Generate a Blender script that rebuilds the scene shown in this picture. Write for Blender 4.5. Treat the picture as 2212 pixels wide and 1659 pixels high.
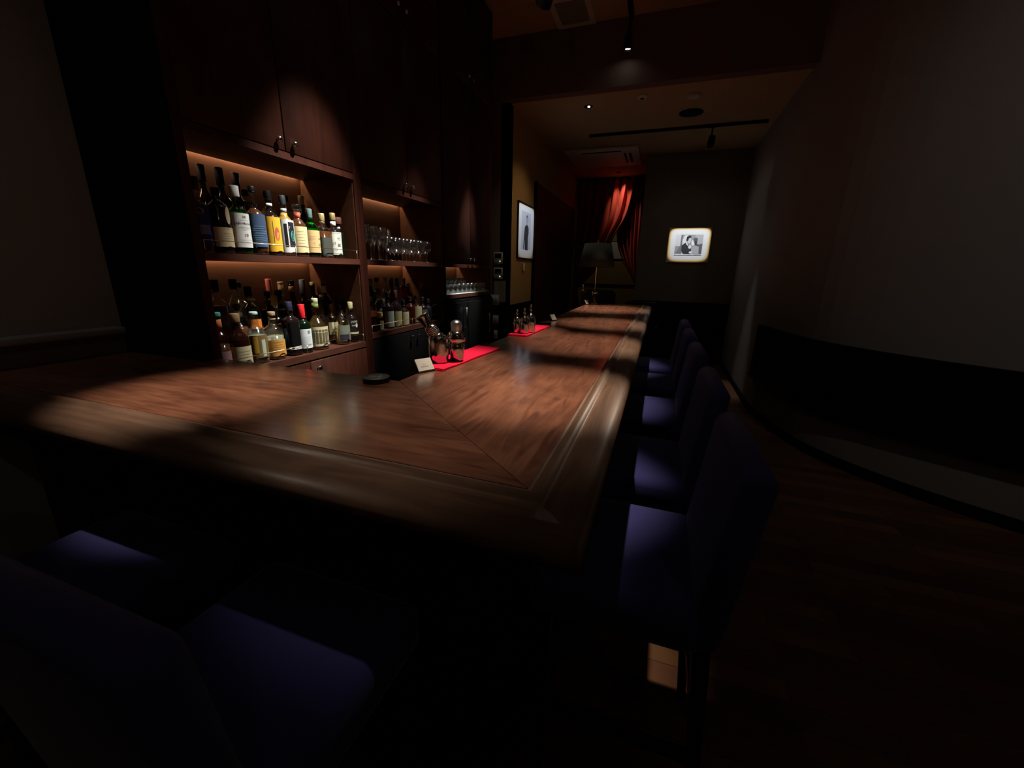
import bpy, bmesh, math, random
from mathutils import Vector, Matrix
PI = math.pi
R = math.radians
rnd = random.Random(7)
for o in list(bpy.data.objects): bpy.data.objects.remove(o)
S = bpy.context.scene
COL = S.collection

# ------------------------------------------------------------------ camera, world, exposure
H = 1.45                      # eye height; counter top is at 1.05
cam_d = bpy.data.cameras.new('camera')
cam_d.sensor_fit = 'HORIZONTAL'; cam_d.sensor_width = 36.0
cam_d.lens = 874.7 / 2212 * 36.0
cam_d.clip_start = 0.02
cam = bpy.data.objects.new('camera', cam_d); COL.objects.link(cam)
yaw, pit, rol = R(19.268), R(15.719), R(1.2314)
f_ = Vector((-math.sin(yaw) * math.cos(pit), math.cos(yaw) * math.cos(pit), -math.sin(pit)))
r_ = Vector((math.cos(yaw), math.sin(yaw), 0)); u_ = r_.cross(f_)
rr = math.cos(rol) * r_ + math.sin(rol) * u_; uu = -math.sin(rol) * r_ + math.cos(rol) * u_
m = Matrix((rr, uu, -f_)).transposed().to_4x4(); m.translation = Vector((0, 0, H))
cam.matrix_world = m
S.camera = cam
w = bpy.data.worlds.new('world'); S.world = w; w.use_nodes = True
w.node_tree.nodes['Background'].inputs[0].default_value = (0.6, 0.55, 0.5, 1)
w.node_tree.nodes['Background'].inputs[1].default_value = 0.002
S.view_settings.view_transform = 'Standard'; S.view_settings.look = 'None'
S.view_settings.gamma = 1.0; S.view_settings.use_curve_mapping = False
S.view_settings.exposure = 0.0
S.cycles.transparent_max_bounces = 24
S.cycles.max_bounces = 8
S.cycles.sample_clamp_indirect = 4.0
S.cycles.caustics_reflective = False; S.cycles.caustics_refractive = False

# ------------------------------------------------------------------ materials
MATS = {}
def nt(name):
    mt = bpy.data.materials.new(name); mt.use_nodes = True
    n = mt.node_tree; n.nodes.clear()
    out = n.nodes.new('ShaderNodeOutputMaterial')
    return mt, n, out
def M(name, col=(.5, .5, .5), rough=.5, metal=0., coat=0., coat_r=.1, emit=None, es=1., bump=0., bscale=200., var=0., vscale=8., spec=.5, sheen=0.):
    if name in MATS: return MATS[name]
    mt, n, out = nt(name)
    p = n.nodes.new('ShaderNodeBsdfPrincipled'); n.links.new(p.outputs[0], out.inputs[0])
    p.inputs['Base Color'].default_value = (*col, 1); p.inputs['Roughness'].default_value = rough
    p.inputs['Metallic'].default_value = metal; p.inputs['Coat Weight'].default_value = coat
    p.inputs['Coat Roughness'].default_value = coat_r; p.inputs['Specular IOR Level'].default_value = spec
    p.inputs['Sheen Weight'].default_value = sheen
    if emit: p.inputs['Emission Color'].default_value = (*emit, 1); p.inputs['Emission Strength'].default_value = es
    if bump or var:
        tc = n.nodes.new('ShaderNodeTexCoord'); ns = n.nodes.new('ShaderNodeTexNoise')
        n.links.new(tc.outputs['Object'], ns.inputs['Vector'])
        if bump:
            ns.inputs['Scale'].default_value = bscale
            b = n.nodes.new('ShaderNodeBump'); b.inputs['Strength'].default_value = bump; b.inputs['Distance'].default_value = .002
            n.links.new(ns.outputs[0], b.inputs['Height']); n.links.new(b.outputs[0], p.inputs['Normal'])
        if var:
            n2 = n.nodes.new('ShaderNodeTexNoise'); n2.inputs['Scale'].default_value = vscale; n2.inputs['Detail'].default_value = 4
            n.links.new(tc.outputs['Object'], n2.inputs['Vector'])
            cr = n.nodes.new('ShaderNodeValToRGB'); n.links.new(n2.outputs[0], cr.inputs[0])
            cr.color_ramp.elements[0].position = .3; cr.color_ramp.elements[1].position = .7
            cr.color_ramp.elements[0].color = (*[c * (1 - var) for c in col], 1); cr.color_ramp.elements[1].color = (*[min(1, c * (1 + var)) for c in col], 1)
            n.links.new(cr.outputs[0], p.inputs['Base Color'])
    MATS[name] = mt; return mt
def wood(name, dark, light, axis='y', scale=1., rough=.4, coat=0., coat_r=.15, fig=.35, spec=.5):
    if name in MATS: return MATS[name]
    mt, n, out = nt(name)
    p = n.nodes.new('ShaderNodeBsdfPrincipled'); n.links.new(p.outputs[0], out.inputs[0])
    tc = n.nodes.new('ShaderNodeTexCoord'); mp = n.nodes.new('ShaderNodeMapping'); n.links.new(tc.outputs['Object'], mp.inputs[0])
    mp.inputs['Scale'].default_value = {'x': (1.1, 9, 9), 'y': (9, 1.1, 9), 'z': (9, 9, 1.1)}[axis]
    a = n.nodes.new('ShaderNodeTexNoise'); a.inputs['Scale'].default_value = 3 * scale; a.inputs['Detail'].default_value = 8; a.inputs['Distortion'].default_value = 1.2
    n.links.new(mp.outputs[0], a.inputs['Vector'])
    b = n.nodes.new('ShaderNodeTexNoise'); b.inputs['Scale'].default_value = 2.2 * scale; b.inputs['Detail'].default_value = 3; b.inputs['Distortion'].default_value = 2.
    n.links.new(tc.outputs['Object'], b.inputs['Vector'])
    mx = n.nodes.new('ShaderNodeMix'); mx.inputs[0].default_value = fig
    n.links.new(a.outputs[0], mx.inputs[2]); n.links.new(b.outputs[0], mx.inputs[3])
    cr = n.nodes.new('ShaderNodeValToRGB'); n.links.new(mx.outputs[0], cr.inputs[0])
    cr.color_ramp.elements[0].position = .32; cr.color_ramp.elements[1].position = .68
    cr.color_ramp.elements[0].color = (*dark, 1); cr.color_ramp.elements[1].color = (*light, 1)
    n.links.new(cr.outputs[0], p.inputs['Base Color'])
    p.inputs['Roughness'].default_value = rough; p.inputs['Coat Weight'].default_value = coat; p.inputs['Coat Roughness'].default_value = coat_r
    p.inputs['Specular IOR Level'].default_value = spec
    if coat > .9: p.inputs['Coat IOR'].default_value = 2.1
    MATS[name] = mt; return mt
def glass(name, tint=(.95, .97, .96), base=.05, edge=.55, rough=.02):
    if name in MATS: return MATS[name]
    mt, n, out = nt(name)
    t = n.nodes.new('ShaderNodeBsdfTransparent'); t.inputs[0].default_value = (*tint, 1)
    g = n.nodes.new('ShaderNodeBsdfAnisotropic'); g.inputs['Color'].default_value = (1, 1, 1, 1); g.inputs['Roughness'].default_value = rough
    lw = n.nodes.new('ShaderNodeLayerWeight'); lw.inputs[0].default_value = .5
    pw = n.nodes.new('ShaderNodeMath'); pw.operation = 'POWER'; n.links.new(lw.outputs['Facing'], pw.inputs[0]); pw.inputs[1].default_value = 3
    ma = n.nodes.new('ShaderNodeMath'); ma.operation = 'MULTIPLY_ADD'; n.links.new(pw.outputs[0], ma.inputs[0]); ma.inputs[1].default_value = edge; ma.inputs[2].default_value = base
    mx = n.nodes.new('ShaderNodeMixShader'); n.links.new(ma.outputs[0], mx.inputs[0]); n.links.new(t.outputs[0], mx.inputs[1]); n.links.new(g.outputs[0], mx.inputs[2])
    n.links.new(mx.outputs[0], out.inputs[0]); MATS[name] = mt; return mt
def parquet(name):
    mt, n, out = nt(name)
    p = n.nodes.new('ShaderNodeBsdfPrincipled'); n.links.new(p.outputs[0], out.inputs[0])
    tc = n.nodes.new('ShaderNodeTexCoord'); br = n.nodes.new('ShaderNodeTexBrick'); n.links.new(tc.outputs['Object'], br.inputs['Vector'])
    br.inputs['Scale'].default_value = 1; br.inputs['Brick Width'].default_value = .6; br.inputs['Row Height'].default_value = .09
    br.inputs['Mortar Size'].default_value = .0015; br.inputs['Color1'].default_value = (.26, .115, .05, 1); br.inputs['Color2'].default_value = (.12, .045, .02, 1)
    br.inputs['Mortar'].default_value = (.02, .01, .006, 1)
    ns = n.nodes.new('ShaderNodeTexNoise'); ns.inputs['Scale'].default_value = 9; n.links.new(tc.outputs['Object'], ns.inputs['Vector'])
    mx = n.nodes.new('ShaderNodeMix'); mx.data_type = 'RGBA'; mx.blend_type = 'MULTIPLY'; mx.inputs[0].default_value = .5
    n.links.new(br.outputs[0], mx.inputs[6]); n.links.new(ns.outputs[1], mx.inputs[7]); n.links.new(mx.outputs[2], p.inputs['Base Color'])
    p.inputs['Roughness'].default_value = .45; MATS[name] = mt; return mt

counter_long = wood('counter wood long grain', (.11, .032, .018), (.40, .165, .09), 'y', 1.3, .4, 1., .19, .38)
counter_cross = wood('counter wood cross grain', (.11, .032, .018), (.40, .165, .09), 'x', 1.3, .4, 1., .19, .38)
rail_long = wood('moulding wood long', (.12, .066, .042), (.27, .155, .10), 'y', 1, .5, .25, .35, .3)
rail_cross = wood('moulding wood cross', (.12, .066, .042), (.27, .155, .10), 'x', 1, .5, .25, .35, .3)
cab = wood('cabinet mahogany', (.028, .0070, .0035), (.055, .015, .0075), 'z', .8, .5, 0, .2, .3, .25)
cab_in = wood('cabinet interior wood', (.085, .033, .015), (.13, .052, .025), 'y', .8, .55, 0, .2, .3, .2)
cab_edge = wood('shelf edge wood', (.06, .020, .012), (.10, .036, .021), 'y', .8, .5, 0, .2, .3, .3)
blackwood = wood('black stained wood', (.006, .005, .005), (.012, .009, .008), 'z', 1, .6, 0, .2, .3, .08)
redpanel = M('dark red lacquer panel', (.05, .008, .01), .6, spec=.2)
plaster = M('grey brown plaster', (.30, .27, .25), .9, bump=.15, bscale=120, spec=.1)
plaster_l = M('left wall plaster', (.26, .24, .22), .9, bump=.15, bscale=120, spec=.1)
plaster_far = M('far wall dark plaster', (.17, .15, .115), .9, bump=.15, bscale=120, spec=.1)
yellowp = M('ochre plaster', (.42, .28, .12), .9, bump=.15, bscale=120, spec=.1)
ceilm = M('brown painted ceiling', (.50, .38, .22), .9, spec=.05)
beamm = M('dark brown beam paint', (.2, .14, .12), .9, spec=.05)
floorm = parquet('wood strip floor')
velvet = M('violet blue velvet', (.055, .055, .23), .85, sheen=.25, bump=.2, bscale=400, spec=.15)
blackleg = M('black lacquered wood', (.006, .006, .006), .4, spec=.3)
blackpad = M('black leatherette', (.004, .004, .004), .5, spec=.15)
chrome = M('polished steel', (.78, .76, .75), .11, 1)
steel = M('brushed steel', (.6, .6, .6), .3, 1)
brass = M('brass', (.75, .5, .2), .25, 1)
brassdark = M('aged brass rail', (.6, .48, .33), .3, 1)
goldm = M('gold coloured metal', (.95, .75, .15), .2, 1)
redcloth = M('red cloth', (.92, .018, .075), .8, bump=.3, bscale=500, spec=.1)
blackpl = M('black plastic', (.008, .008, .008), .4, spec=.3)
greytop = M('dark grey card', (.16, .17, .165), .6)
whitem = M('white card', (.75, .73, .66), .7)
white = M('white paint', (.7, .7, .68), .6)
offwhite = M('off white plastic', (.62, .63, .58), .5)
greyg = M('grey mesh grille', (.22, .22, .17), .8)
black = M('flat black', (.004, .004, .004), .7, spec=.08)
ink = M('black ink', (.02, .02, .02), .7)
greyink = M('grey ink', (.25, .24, .22), .7)
shade_m = M('dark green grey lamp shade', (.05, .065, .06), .9, spec=.1)
curt_m = M('red velvet curtain', (.36, .042, .024), .85, sheen=.05, bump=.2, bscale=300, spec=.2)
led_g = M('green indicator', (.1, .6, .2), .4, emit=(.25, 1, .35), es=3)
g_clear = glass('clear glass', (.88, .91, .90), .10, .8, .10)
g_stem = glass('thin crystal', (.95, .97, .97), .07, .6, .13)
g_green = glass('green glass', (.06, .55, .10), .07, .5)
g_dgreen = M('dark green bottle glass', (.003, .009, .004), .06, coat=.3)
g_dark = M('near black bottle glass', (.010, .006, .006), .06, coat=.3)
g_brown = M('dark brown bottle glass', (.014, .004, .002), .06, coat=.3)
g_red = M('dark red liquor in glass', (.022, .003, .003), .06, coat=.3)
def liquid(name, c): return M(name, c, .15, spec=.4)
l_amber = liquid('amber whisky', (.30, .10, .02)); l_gold = liquid('gold whisky', (.42, .24, .05))
l_pale = liquid('pale spirit', (.32, .30, .20)); l_brown = liquid('brown liquor', (.10, .035, .012)); l_clear = liquid('clear spirit', (.10, .11, .10))
def C(r, g, b):
    n = 'paint %d %d %d' % (r, g, b)
    f = lambda v: ((v / 255 + .055) / 1.055) ** 2.4 if v > 10 else v / 255 / 12.92
    return M(n, (f(r), f(g), f(b)), .6, spec=.3)

# ------------------------------------------------------------------ mesh helpers
LIFT = [0.]
class MB:
    def __init__(s): s.v = []; s.f = []; s.mi = []; s.sm = []; s.mats = []
    def slot(s, mt):
        if mt not in s.mats: s.mats.append(mt)
        return s.mats.index(mt)
    def add(s, vs, fs, mt=None, smooth=False):
        b = len(s.v); k = s.slot(mt) if mt else 0
        s.v += [tuple(v) for v in vs]
        for f in fs: s.f.append([b + i for i in f]); s.mi.append(k); s.sm.append(smooth)
        return s
    def box(s, x0, x1, y0, y1, z0, z1, mt=None):
        vs = [(x, y, z) for x in (x0, x1) for y in (y0, y1) for z in (z0, z1)]
        return s.add(vs, [(0, 1, 3, 2), (4, 6, 7, 5), (0, 4, 5, 1), (2, 3, 7, 6), (0, 2, 6, 4), (1, 5, 7, 3)], mt)
    def rbox(s, x0, x1, y0, y1, z0, z1, bev=.01, seg=3, mt=None, fn=None):
        bm = bmesh.new(); bmesh.ops.create_cube(bm, size=1)
        for v in bm.verts: v.co = Vector(((x0 + x1) / 2 + v.co.x * (x1 - x0), (y0 + y1) / 2 + v.co.y * (y1 - y0), (z0 + z1) / 2 + v.co.z * (z1 - z0)))
        bmesh.ops.bevel(bm, geom=list(bm.edges), offset=bev, segments=seg, affect='EDGES', profile=.5)
        bm.verts.index_update()
        vs = [v.co.copy() for v in bm.verts]
        if fn: vs = [fn(v) for v in vs]
        s.add(vs, [[v.index for v in f.verts] for f in bm.faces], mt, True); bm.free(); return s
    def lathe(s, prof, c=(0, 0, 0), seg=24, mt=None, smooth=True, axis=None, sq=0.):
        """prof: (radius, height) pairs; sq>0 squares the section"""
        q = Vector((0, 0, 1)).rotation_difference(Vector(axis)) if axis else None
        vs = []
        for r, z in prof:
            for i in range(seg):
                a = 2 * PI * i / seg
                k = 1.
                if sq: k = 1 / ((abs(math.cos(a)) ** (2 + sq) + abs(math.sin(a)) ** (2 + sq)) ** (1 / (2 + sq)))
                p = Vector((r * k * math.cos(a), r * k * math.sin(a), z))
                if q: p = q @ p
                vs.append(p + Vector(c))
        fs = [(j * seg + i, j * seg + (i + 1) % seg, (j + 1) * seg + (i + 1) % seg, (j + 1) * seg + i) for j in range(len(prof) - 1) for i in range(seg)]
        if prof[0][0] > 1e-5: fs.append(list(range(seg))[::-1])
        if prof[-1][0] > 1e-5: fs.append([(len(prof) - 1) * seg + i for i in range(seg)])
        return s.add(vs, fs, mt, smooth)
    def tube(s, pts, r, seg=8, mt=None):
        pts = [Vector(p) for p in pts]; vs = []
        for i, p in enumerate(pts):
            d = (pts[min(i + 1, len(pts) - 1)] - pts[max(i - 1, 0)]).normalized()
            a = d.orthogonal().normalized() if abs(d.z) > .9 else d.cross(Vector((0, 0, 1))).normalized()
            b = d.cross(a)
            for k in range(seg):
                t = 2 * PI * k / seg; vs.append(p + r * (math.cos(t) * a + math.sin(t) * b))
        fs = [(j * seg + i, j * seg + (i + 1) % seg, (j + 1) * seg + (i + 1) % seg, (j + 1) * seg + i) for j in range(len(pts) - 1) for i in range(seg)]
        fs += [list(range(seg))[::-1], [(len(pts) - 1) * seg + i for i in range(seg)]]
        return s.add(vs, fs, mt, True)
    def poly(s, pts, mt, fn): return s.add([fn(u, v) for u, v in pts], [list(range(len(pts)))], mt)
    def text(s, t, size, u, v, mt, fn, sx=1.):
        vs, fs = text_mesh(t); LIFT[0] += .00012
        return s.add([fn(u + x * size * sx, v + y * size) for x, y in vs], fs, mt)
    def arc(s, r, a0, a1, z0, z1, mt, n=10, c=(0, 0), sq=0.):
        vs = []
        for i in range(n + 1):
            a = a0 + (a1 - a0) * i / n
            k = 1 / ((abs(math.cos(a)) ** (2 + sq) + abs(math.sin(a)) ** (2 + sq)) ** (1 / (2 + sq))) if sq else 1.
            vs += [(c[0] + r * k * math.cos(a), c[1] + r * k * math.sin(a), z0), (c[0] + r * k * math.cos(a), c[1] + r * k * math.sin(a), z1)]
        return s.add(vs, [(2 * i, 2 * i + 2, 2 * i + 3, 2 * i + 1) for i in range(n)], mt, True)
    def build(s, name, mt=None, parent=None, **kw):
        me = bpy.data.meshes.new(name)
        L = parent_loc(parent) if parent else Vector((0, 0, 0))
        me.from_pydata([Vector(v) - L for v in s.v], [], s.f)
        mats = list(s.mats)
        if mt and not mats: mats = [mt]
        for x in mats: me.materials.append(x)
        for p, k, sm in zip(me.polygons, s.mi, s.sm): p.material_index = k; p.use_smooth = sm
        me.update()
        if kw.pop('norm', True):
            bm = bmesh.new(); bm.from_mesh(me); bmesh.ops.recalc_face_normals(bm, faces=bm.faces); bm.to_mesh(me); bm.free()
        o = bpy.data.objects.new(name, me); COL.objects.link(o)
        if parent: o.parent = parent
        for k, v in kw.items(): o[k] = v
        return o
def parent_loc(p):
    L = Vector((0, 0, 0))
    while p is not None: L += Vector(p.location); p = p.parent
    return L
TXT = {}
def text_mesh(t):
    if t in TXT: return TXT[t]
    c = bpy.data.curves.new('t', 'FONT'); c.body = t; c.size = 1; c.align_x = 'CENTER'; c.align_y = 'CENTER'; c.resolution_u = 2
    o = bpy.data.objects.new('t', c); COL.objects.link(o)
    dg = bpy.context.evaluated_depsgraph_get()
    me = bpy.data.meshes.new_from_object(o.evaluated_get(dg))
    r = ([(v.co.x, v.co.y) for v in me.vertices], [list(p.vertices) for p in me.polygons])
    bpy.data.objects.remove(o); bpy.data.meshes.remove(me); bpy.data.curves.remove(c)
    TXT[t] = r; return r
def thing(name, label, cat, loc=(0, 0, 0), group=None, rz=0):
    o = bpy.data.objects.new(name, None); COL.objects.link(o); o.location = loc; o.rotation_euler = (0, 0, rz)
    o.empty_display_size = .05
    o['label'] = label; o['category'] = cat
    if group: o['group'] = group
    return o
def tag(o, label, cat, group=None):
    o['label'] = label; o['category'] = cat
    if group: o['group'] = group
    return o
def struct(o): o['kind'] = 'structure'; return o
def dup(root, loc, rz=0, label=None, group=None):
    r = root.copy(); COL.objects.link(r); r.location = loc; r.rotation_euler = (0, 0, rz)
    if label: r['label'] = label
    if group: r['group'] = group
    for ch in root.children:
        c = ch.copy(); COL.objects.link(c); c.parent = r
        for g in ch.children:
            d = g.copy(); COL.objects.link(d); d.parent = c
    return r
def spot(loc, target, power, ang, blend=.5, radius=.03, col=(1, .87, .72), parent=None, name='spot_light'):
    l = bpy.data.lights.new(name, 'SPOT'); l.energy = power; l.spot_size = R(ang); l.spot_blend = blend; l.shadow_soft_size = radius; l.color = col
    o = bpy.data.objects.new(name, l); COL.objects.link(o)
    d = Vector(target) - Vector(loc)
    o.rotation_euler = d.to_track_quat('-Z', 'Y').to_euler()
    o.location = Vector(loc) - (parent_loc(parent) if parent else Vector())
    if parent: o.parent = parent
    return o

# ------------------------------------------------------------------ room shell
XW, XL, XR, ZC, ZL = -1.78, -2.3, 1.08, 3.8, 3.23
YB, YF = 4.75, 7.35
struct(MB().box(-2.4, 3.6, -1.7, 12, -.05, 0).build('floor', floorm))
mb = MB(); mb.box(-2.4, 3.6, -1.7, YB, ZC, ZC + .05); struct(mb.build('ceiling', ceilm))
struct(MB().box(-2.4, 1.2, YB + .12, 12, ZL, ZL + .05).build('ceiling_lower', ceilm))
struct(MB().box(-2.4, 3.6, YB, YB + .12, ZL, ZC).build('trim_1', beamm))
struct(MB().box(XL - .1, XL, -1.7, 4.95, 0, ZC).build('wall_left', plaster_l))
struct(MB().box(XL - .1, 3.6, -1.8, -1.7, 0, ZC).build('wall_back', plaster))
# return wall beyond the cabinets, and the ochre side wall
mb = MB(); mb.box(XL, XW, 4.83, 4.95, 1.05, ZC, beamm); mb.box(XL, XW, 4.825, 4.95, 0, 1.05, blackwood); struct(mb.build('wall_left_return'))
mb = MB(); mb.box(XW - .1, XW, 4.95, 9.1, 1.02, ZL, yellowp); mb.box(XW - .1, XW + .004, 4.95, 5.86, 0, 1.02, blackwood); mb.box(XW - .1, XW, 5.86, 9.1, 0, 1.02, blackwood); mb.box(XW - .1, XW, 4.83, 4.95, 1.02, ZC, beamm)
struct(mb.build('wall_left_far'))
# far wall with the picture, dark alcove to its left
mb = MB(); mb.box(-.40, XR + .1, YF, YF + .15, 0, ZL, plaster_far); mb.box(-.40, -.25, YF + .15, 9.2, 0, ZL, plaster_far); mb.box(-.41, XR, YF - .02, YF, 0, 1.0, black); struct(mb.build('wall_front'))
mb = MB(); mb.box(-2.3, .9, 11, 11.1, 0, ZL, yellowp); struct(mb.build('wall_front_beyond'))
mb = MB(); mb.box(-2.4, -2.3, 9.1, 11, 0, ZL, yellowp); mb.box(.8, .9, 9.2, 11, 0, ZL, yellowp); mb.box(-.3, .9, 9.1, 9.2, 0, ZL, yellowp); mb.box(-2.4, -1.78, 9.1, 9.2, 0, ZL, yellowp); struct(mb.build('wall_right_beyond'))
struct(MB().box(-2.3, .8, 10.97, 11, 1.12, 1.15).build('trim_2', black))
struct(MB().box(XW + .001, XW + .06, 8.56, 8.64, 0, 2.72).build('trim_3', M('tan door jamb', (.45, .30, .14), .7)))
struct(MB().box(XW, -.40, 8.98, 9.08, 3.16, ZL).build('trim_4', black))
# right wall: straight, then curving away towards the camera
plan = [(1.08, 7.4), (1.08, 6.4), (1.075, 5.6), (1.07, 5.05), (1.09, 4.75), (1.15, 4.45), (1.25, 4.0), (1.42, 3.68), (1.62, 3.44), (1.86, 3.22), (2.15, 3.02), (2.55, 2.78), (3.05, 2.52), (3.6, 2.35)]
def smooth_plan(p, n=3):
    out = []
    for i in range(len(p) - 1):
        a = p[max(i - 1, 0)]; b = p[i]; c = p[i + 1]; d = p[min(i + 2, len(p) - 1)]
        for k in range(n):
            t = k / n
            out.append(tuple(.5 * (2 * b[j] + (c[j] - a[j]) * t + (2 * a[j] - 5 * b[j] + 4 * c[j] - d[j]) * t * t + (3 * b[j] - a[j] - 3 * c[j] + d[j]) * t ** 3) for j in (0, 1)))
    out.append(p[-1]); return out
plan = smooth_plan(plan)
def ribbon(mb, pl, off0, off1, z0, z1, mt=None):
    """solid band following a plan line, between two offsets (to the left of travel = +)"""
    vs = []
    for i, p in enumerate(pl):
        a = Vector(pl[max(i - 1, 0)]); b = Vector(pl[min(i + 1, len(pl) - 1)]); d = (b - a).normalized(); n = Vector((d.y, -d.x))
        for o, z in ((off0, z0), (off1, z0), (off1, z1), (off0, z1)): vs.append((p[0] + n.x * o, p[1] + n.y * o, z))
    fs = [(4 * i + k, 4 * i + (k + 1) % 4, 4 * i + 4 + (k + 1) % 4, 4 * i + 4 + k) for i in range(len(pl) - 1) for k in range(4)]
    fs += [(0, 1, 2, 3), tuple(4 * (len(pl) - 1) + k for k in (3, 2, 1, 0))]
    return mb.add(vs, fs, mt, False)
struct(ribbon(MB(), plan, 0, -.12, 0, ZC).build('wall_right', plaster))
struct(MB().box(3.6, 3.7, -1.8, 2.4, 0, ZC).build('wall_right_near', plaster))
struct(ribbon(MB(), plan, 0, .012, 0, .08).build('baseboard_right', blackwood))
band = [p for p in plan if p[1] < 5.0]
t = thing('wall_padding', 'long black padded band fixed along the curved right wall at bench-back height', 'wall padding', (1.1, 4.9, .33))
ribbon(MB(), band, .002, .05, .43, .95).build('pad', blackpad, t)
ribbon(MB(), band, .0, .065, .40, .43).build('bottom_rail', blackleg, t)
# ledge on left wall, above the short counter
tag(MB().rbox(XL, XL + .07, -1.6, 1.13, 1.14, 1.17, .006).build('wall_ledge', M('grey painted ledge', (.26, .25, .24), .5)), 'narrow pale ledge fixed along the left wall above the counter end', 'ledge')
# red panel on the far left side wall
t = thing('wall_panel', 'tall dark red panel covering the side wall beside the curtained alcove', 'panel', (XW, 7.4, 0))
MB().box(XW + .001, XW + .03, 5.86, 8.555, 0, 2.62).build('panel', redpanel, t)
MB().box(XW + .001, XW + .045, 5.84, 5.875, 0, 2.63).build('edge_strip', blackwood, t)

# ------------------------------------------------------------------ the counter
ZT = 1.05
root = thing('bar_counter', 'long L-shaped varnished wooden bar counter with moulded edge and mitred corner', 'bar counter', (-.5, 2.9, 0))
XO, YO = -.195, .662           # inner line of the moulding
XI, YI, YE = -.862, 1.215, 5.50
d = .004
mb = MB(); mb.add([(XO, YO, ZT), (XO, YE, ZT), (XI, YE, ZT), (XI, YI, ZT), (XO, YO, ZT - .045), (XO, YE, ZT - .045), (XI, YE, ZT - .045), (XI, YI, ZT - .045)],
  [(0, 1, 2, 3), (7, 6, 5, 4), (2, 1, 5, 6), (3, 2, 6, 7), (0, 3, 7, 4), (1, 0, 4, 5)])
mb.build('worktop_long', counter_long, root)
mb = MB(); mb.add([(XO - d * .3, YO, ZT - .0006), (XI, YI - d * .3, ZT - .0006), (XW + .005, YI, ZT - .0006), (XW + .005, 1.148, ZT - .0006), (XL + .002, 1.148, ZT - .0006), (XL + .002, YO, ZT - .0006)] + [(XO, YO, ZT - .045), (XI, YI, ZT - .045), (XW + .005, YI, ZT - .045), (XW + .005, 1.148, ZT - .045), (XL + .002, 1.148, ZT - .045), (XL + .002, YO, ZT - .045)],
  [(0, 1, 2, 3, 4, 5), (11, 10, 9, 8, 7, 6)] + [(i, (i + 1) % 6, 6 + (i + 1) % 6, 6 + i) for i in range(6)])
mb.build('worktop_short', counter_cross, root)
prof = [(0, -.05), (0, -.002), (.003, -.007), (.007, -.007), (.010, .0), (.016, .006), (.024, .0085), (.032, .006), (.037, .0), (.040, -.004), (.046, -.0045), (.060, -.002), (.085, -.003), (.104, -.008), (.119, -.018), (.127, -.032), (.128, -.045), (.122, -.058), (.108, -.066), (.09, -.068), (.085, -.075), (.06, -.078), (0, -.078)]
def mould(path_fn, a, b, name, mt, n=2):
    mb = MB(); vs = [path_fn(dd, zz, e) for e in (0, 1) for dd, zz in prof]; k = len(prof)
    mb.add(vs, [(i, (i + 1) % k, k + (i + 1) % k, k + i) for i in range(k)] + [list(range(k))[::-1], [k + i for i in range(k)]], mt, False)
    o = mb.build(name, mt, root)
    for p in o.data.polygons: p.use_smooth = len(p.vertices) == 4
    return o
mould(lambda dd, zz, e: (XO + dd, (YO - dd) if e == 0 else YE, ZT + zz), 0, 1, 'edge_moulding', rail_long)
mould(lambda dd, zz, e: ((XO + dd) if e == 0 else XL + .002, YO - dd, ZT + zz), 0, 1, 'edge_moulding', rail_cross)
mb = MB(); mb.box(XO - .16, XO - .12, YO + .14, YE, 0, ZT - .05); mb.box(XL + .002, XO - .12, YO + .1, YO + .14, 0, ZT - .05)
mb.build('front_panel', blackwood, root)
mb = MB(); mb.box(XI + .02, XI + .05, YI + .0, YE, 0, ZT - .05); mb.box(XL + .5, XI + .02, YI - .05, YI - .02, 0, ZT - .05); mb.box(XI + .02, XO - .16, YE - .03, YE, 0, ZT - .05)
mb.build('back_panel', blackwood, root)
mb = MB(); mb.box(XO - .12, XO - .04, YO + .1, YE, .10, .13); mb.box(XL + .002, XO - .04, YO + .02, YO + .1, .10, .13)
mb.build('foot_rest', blackleg, root)

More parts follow.
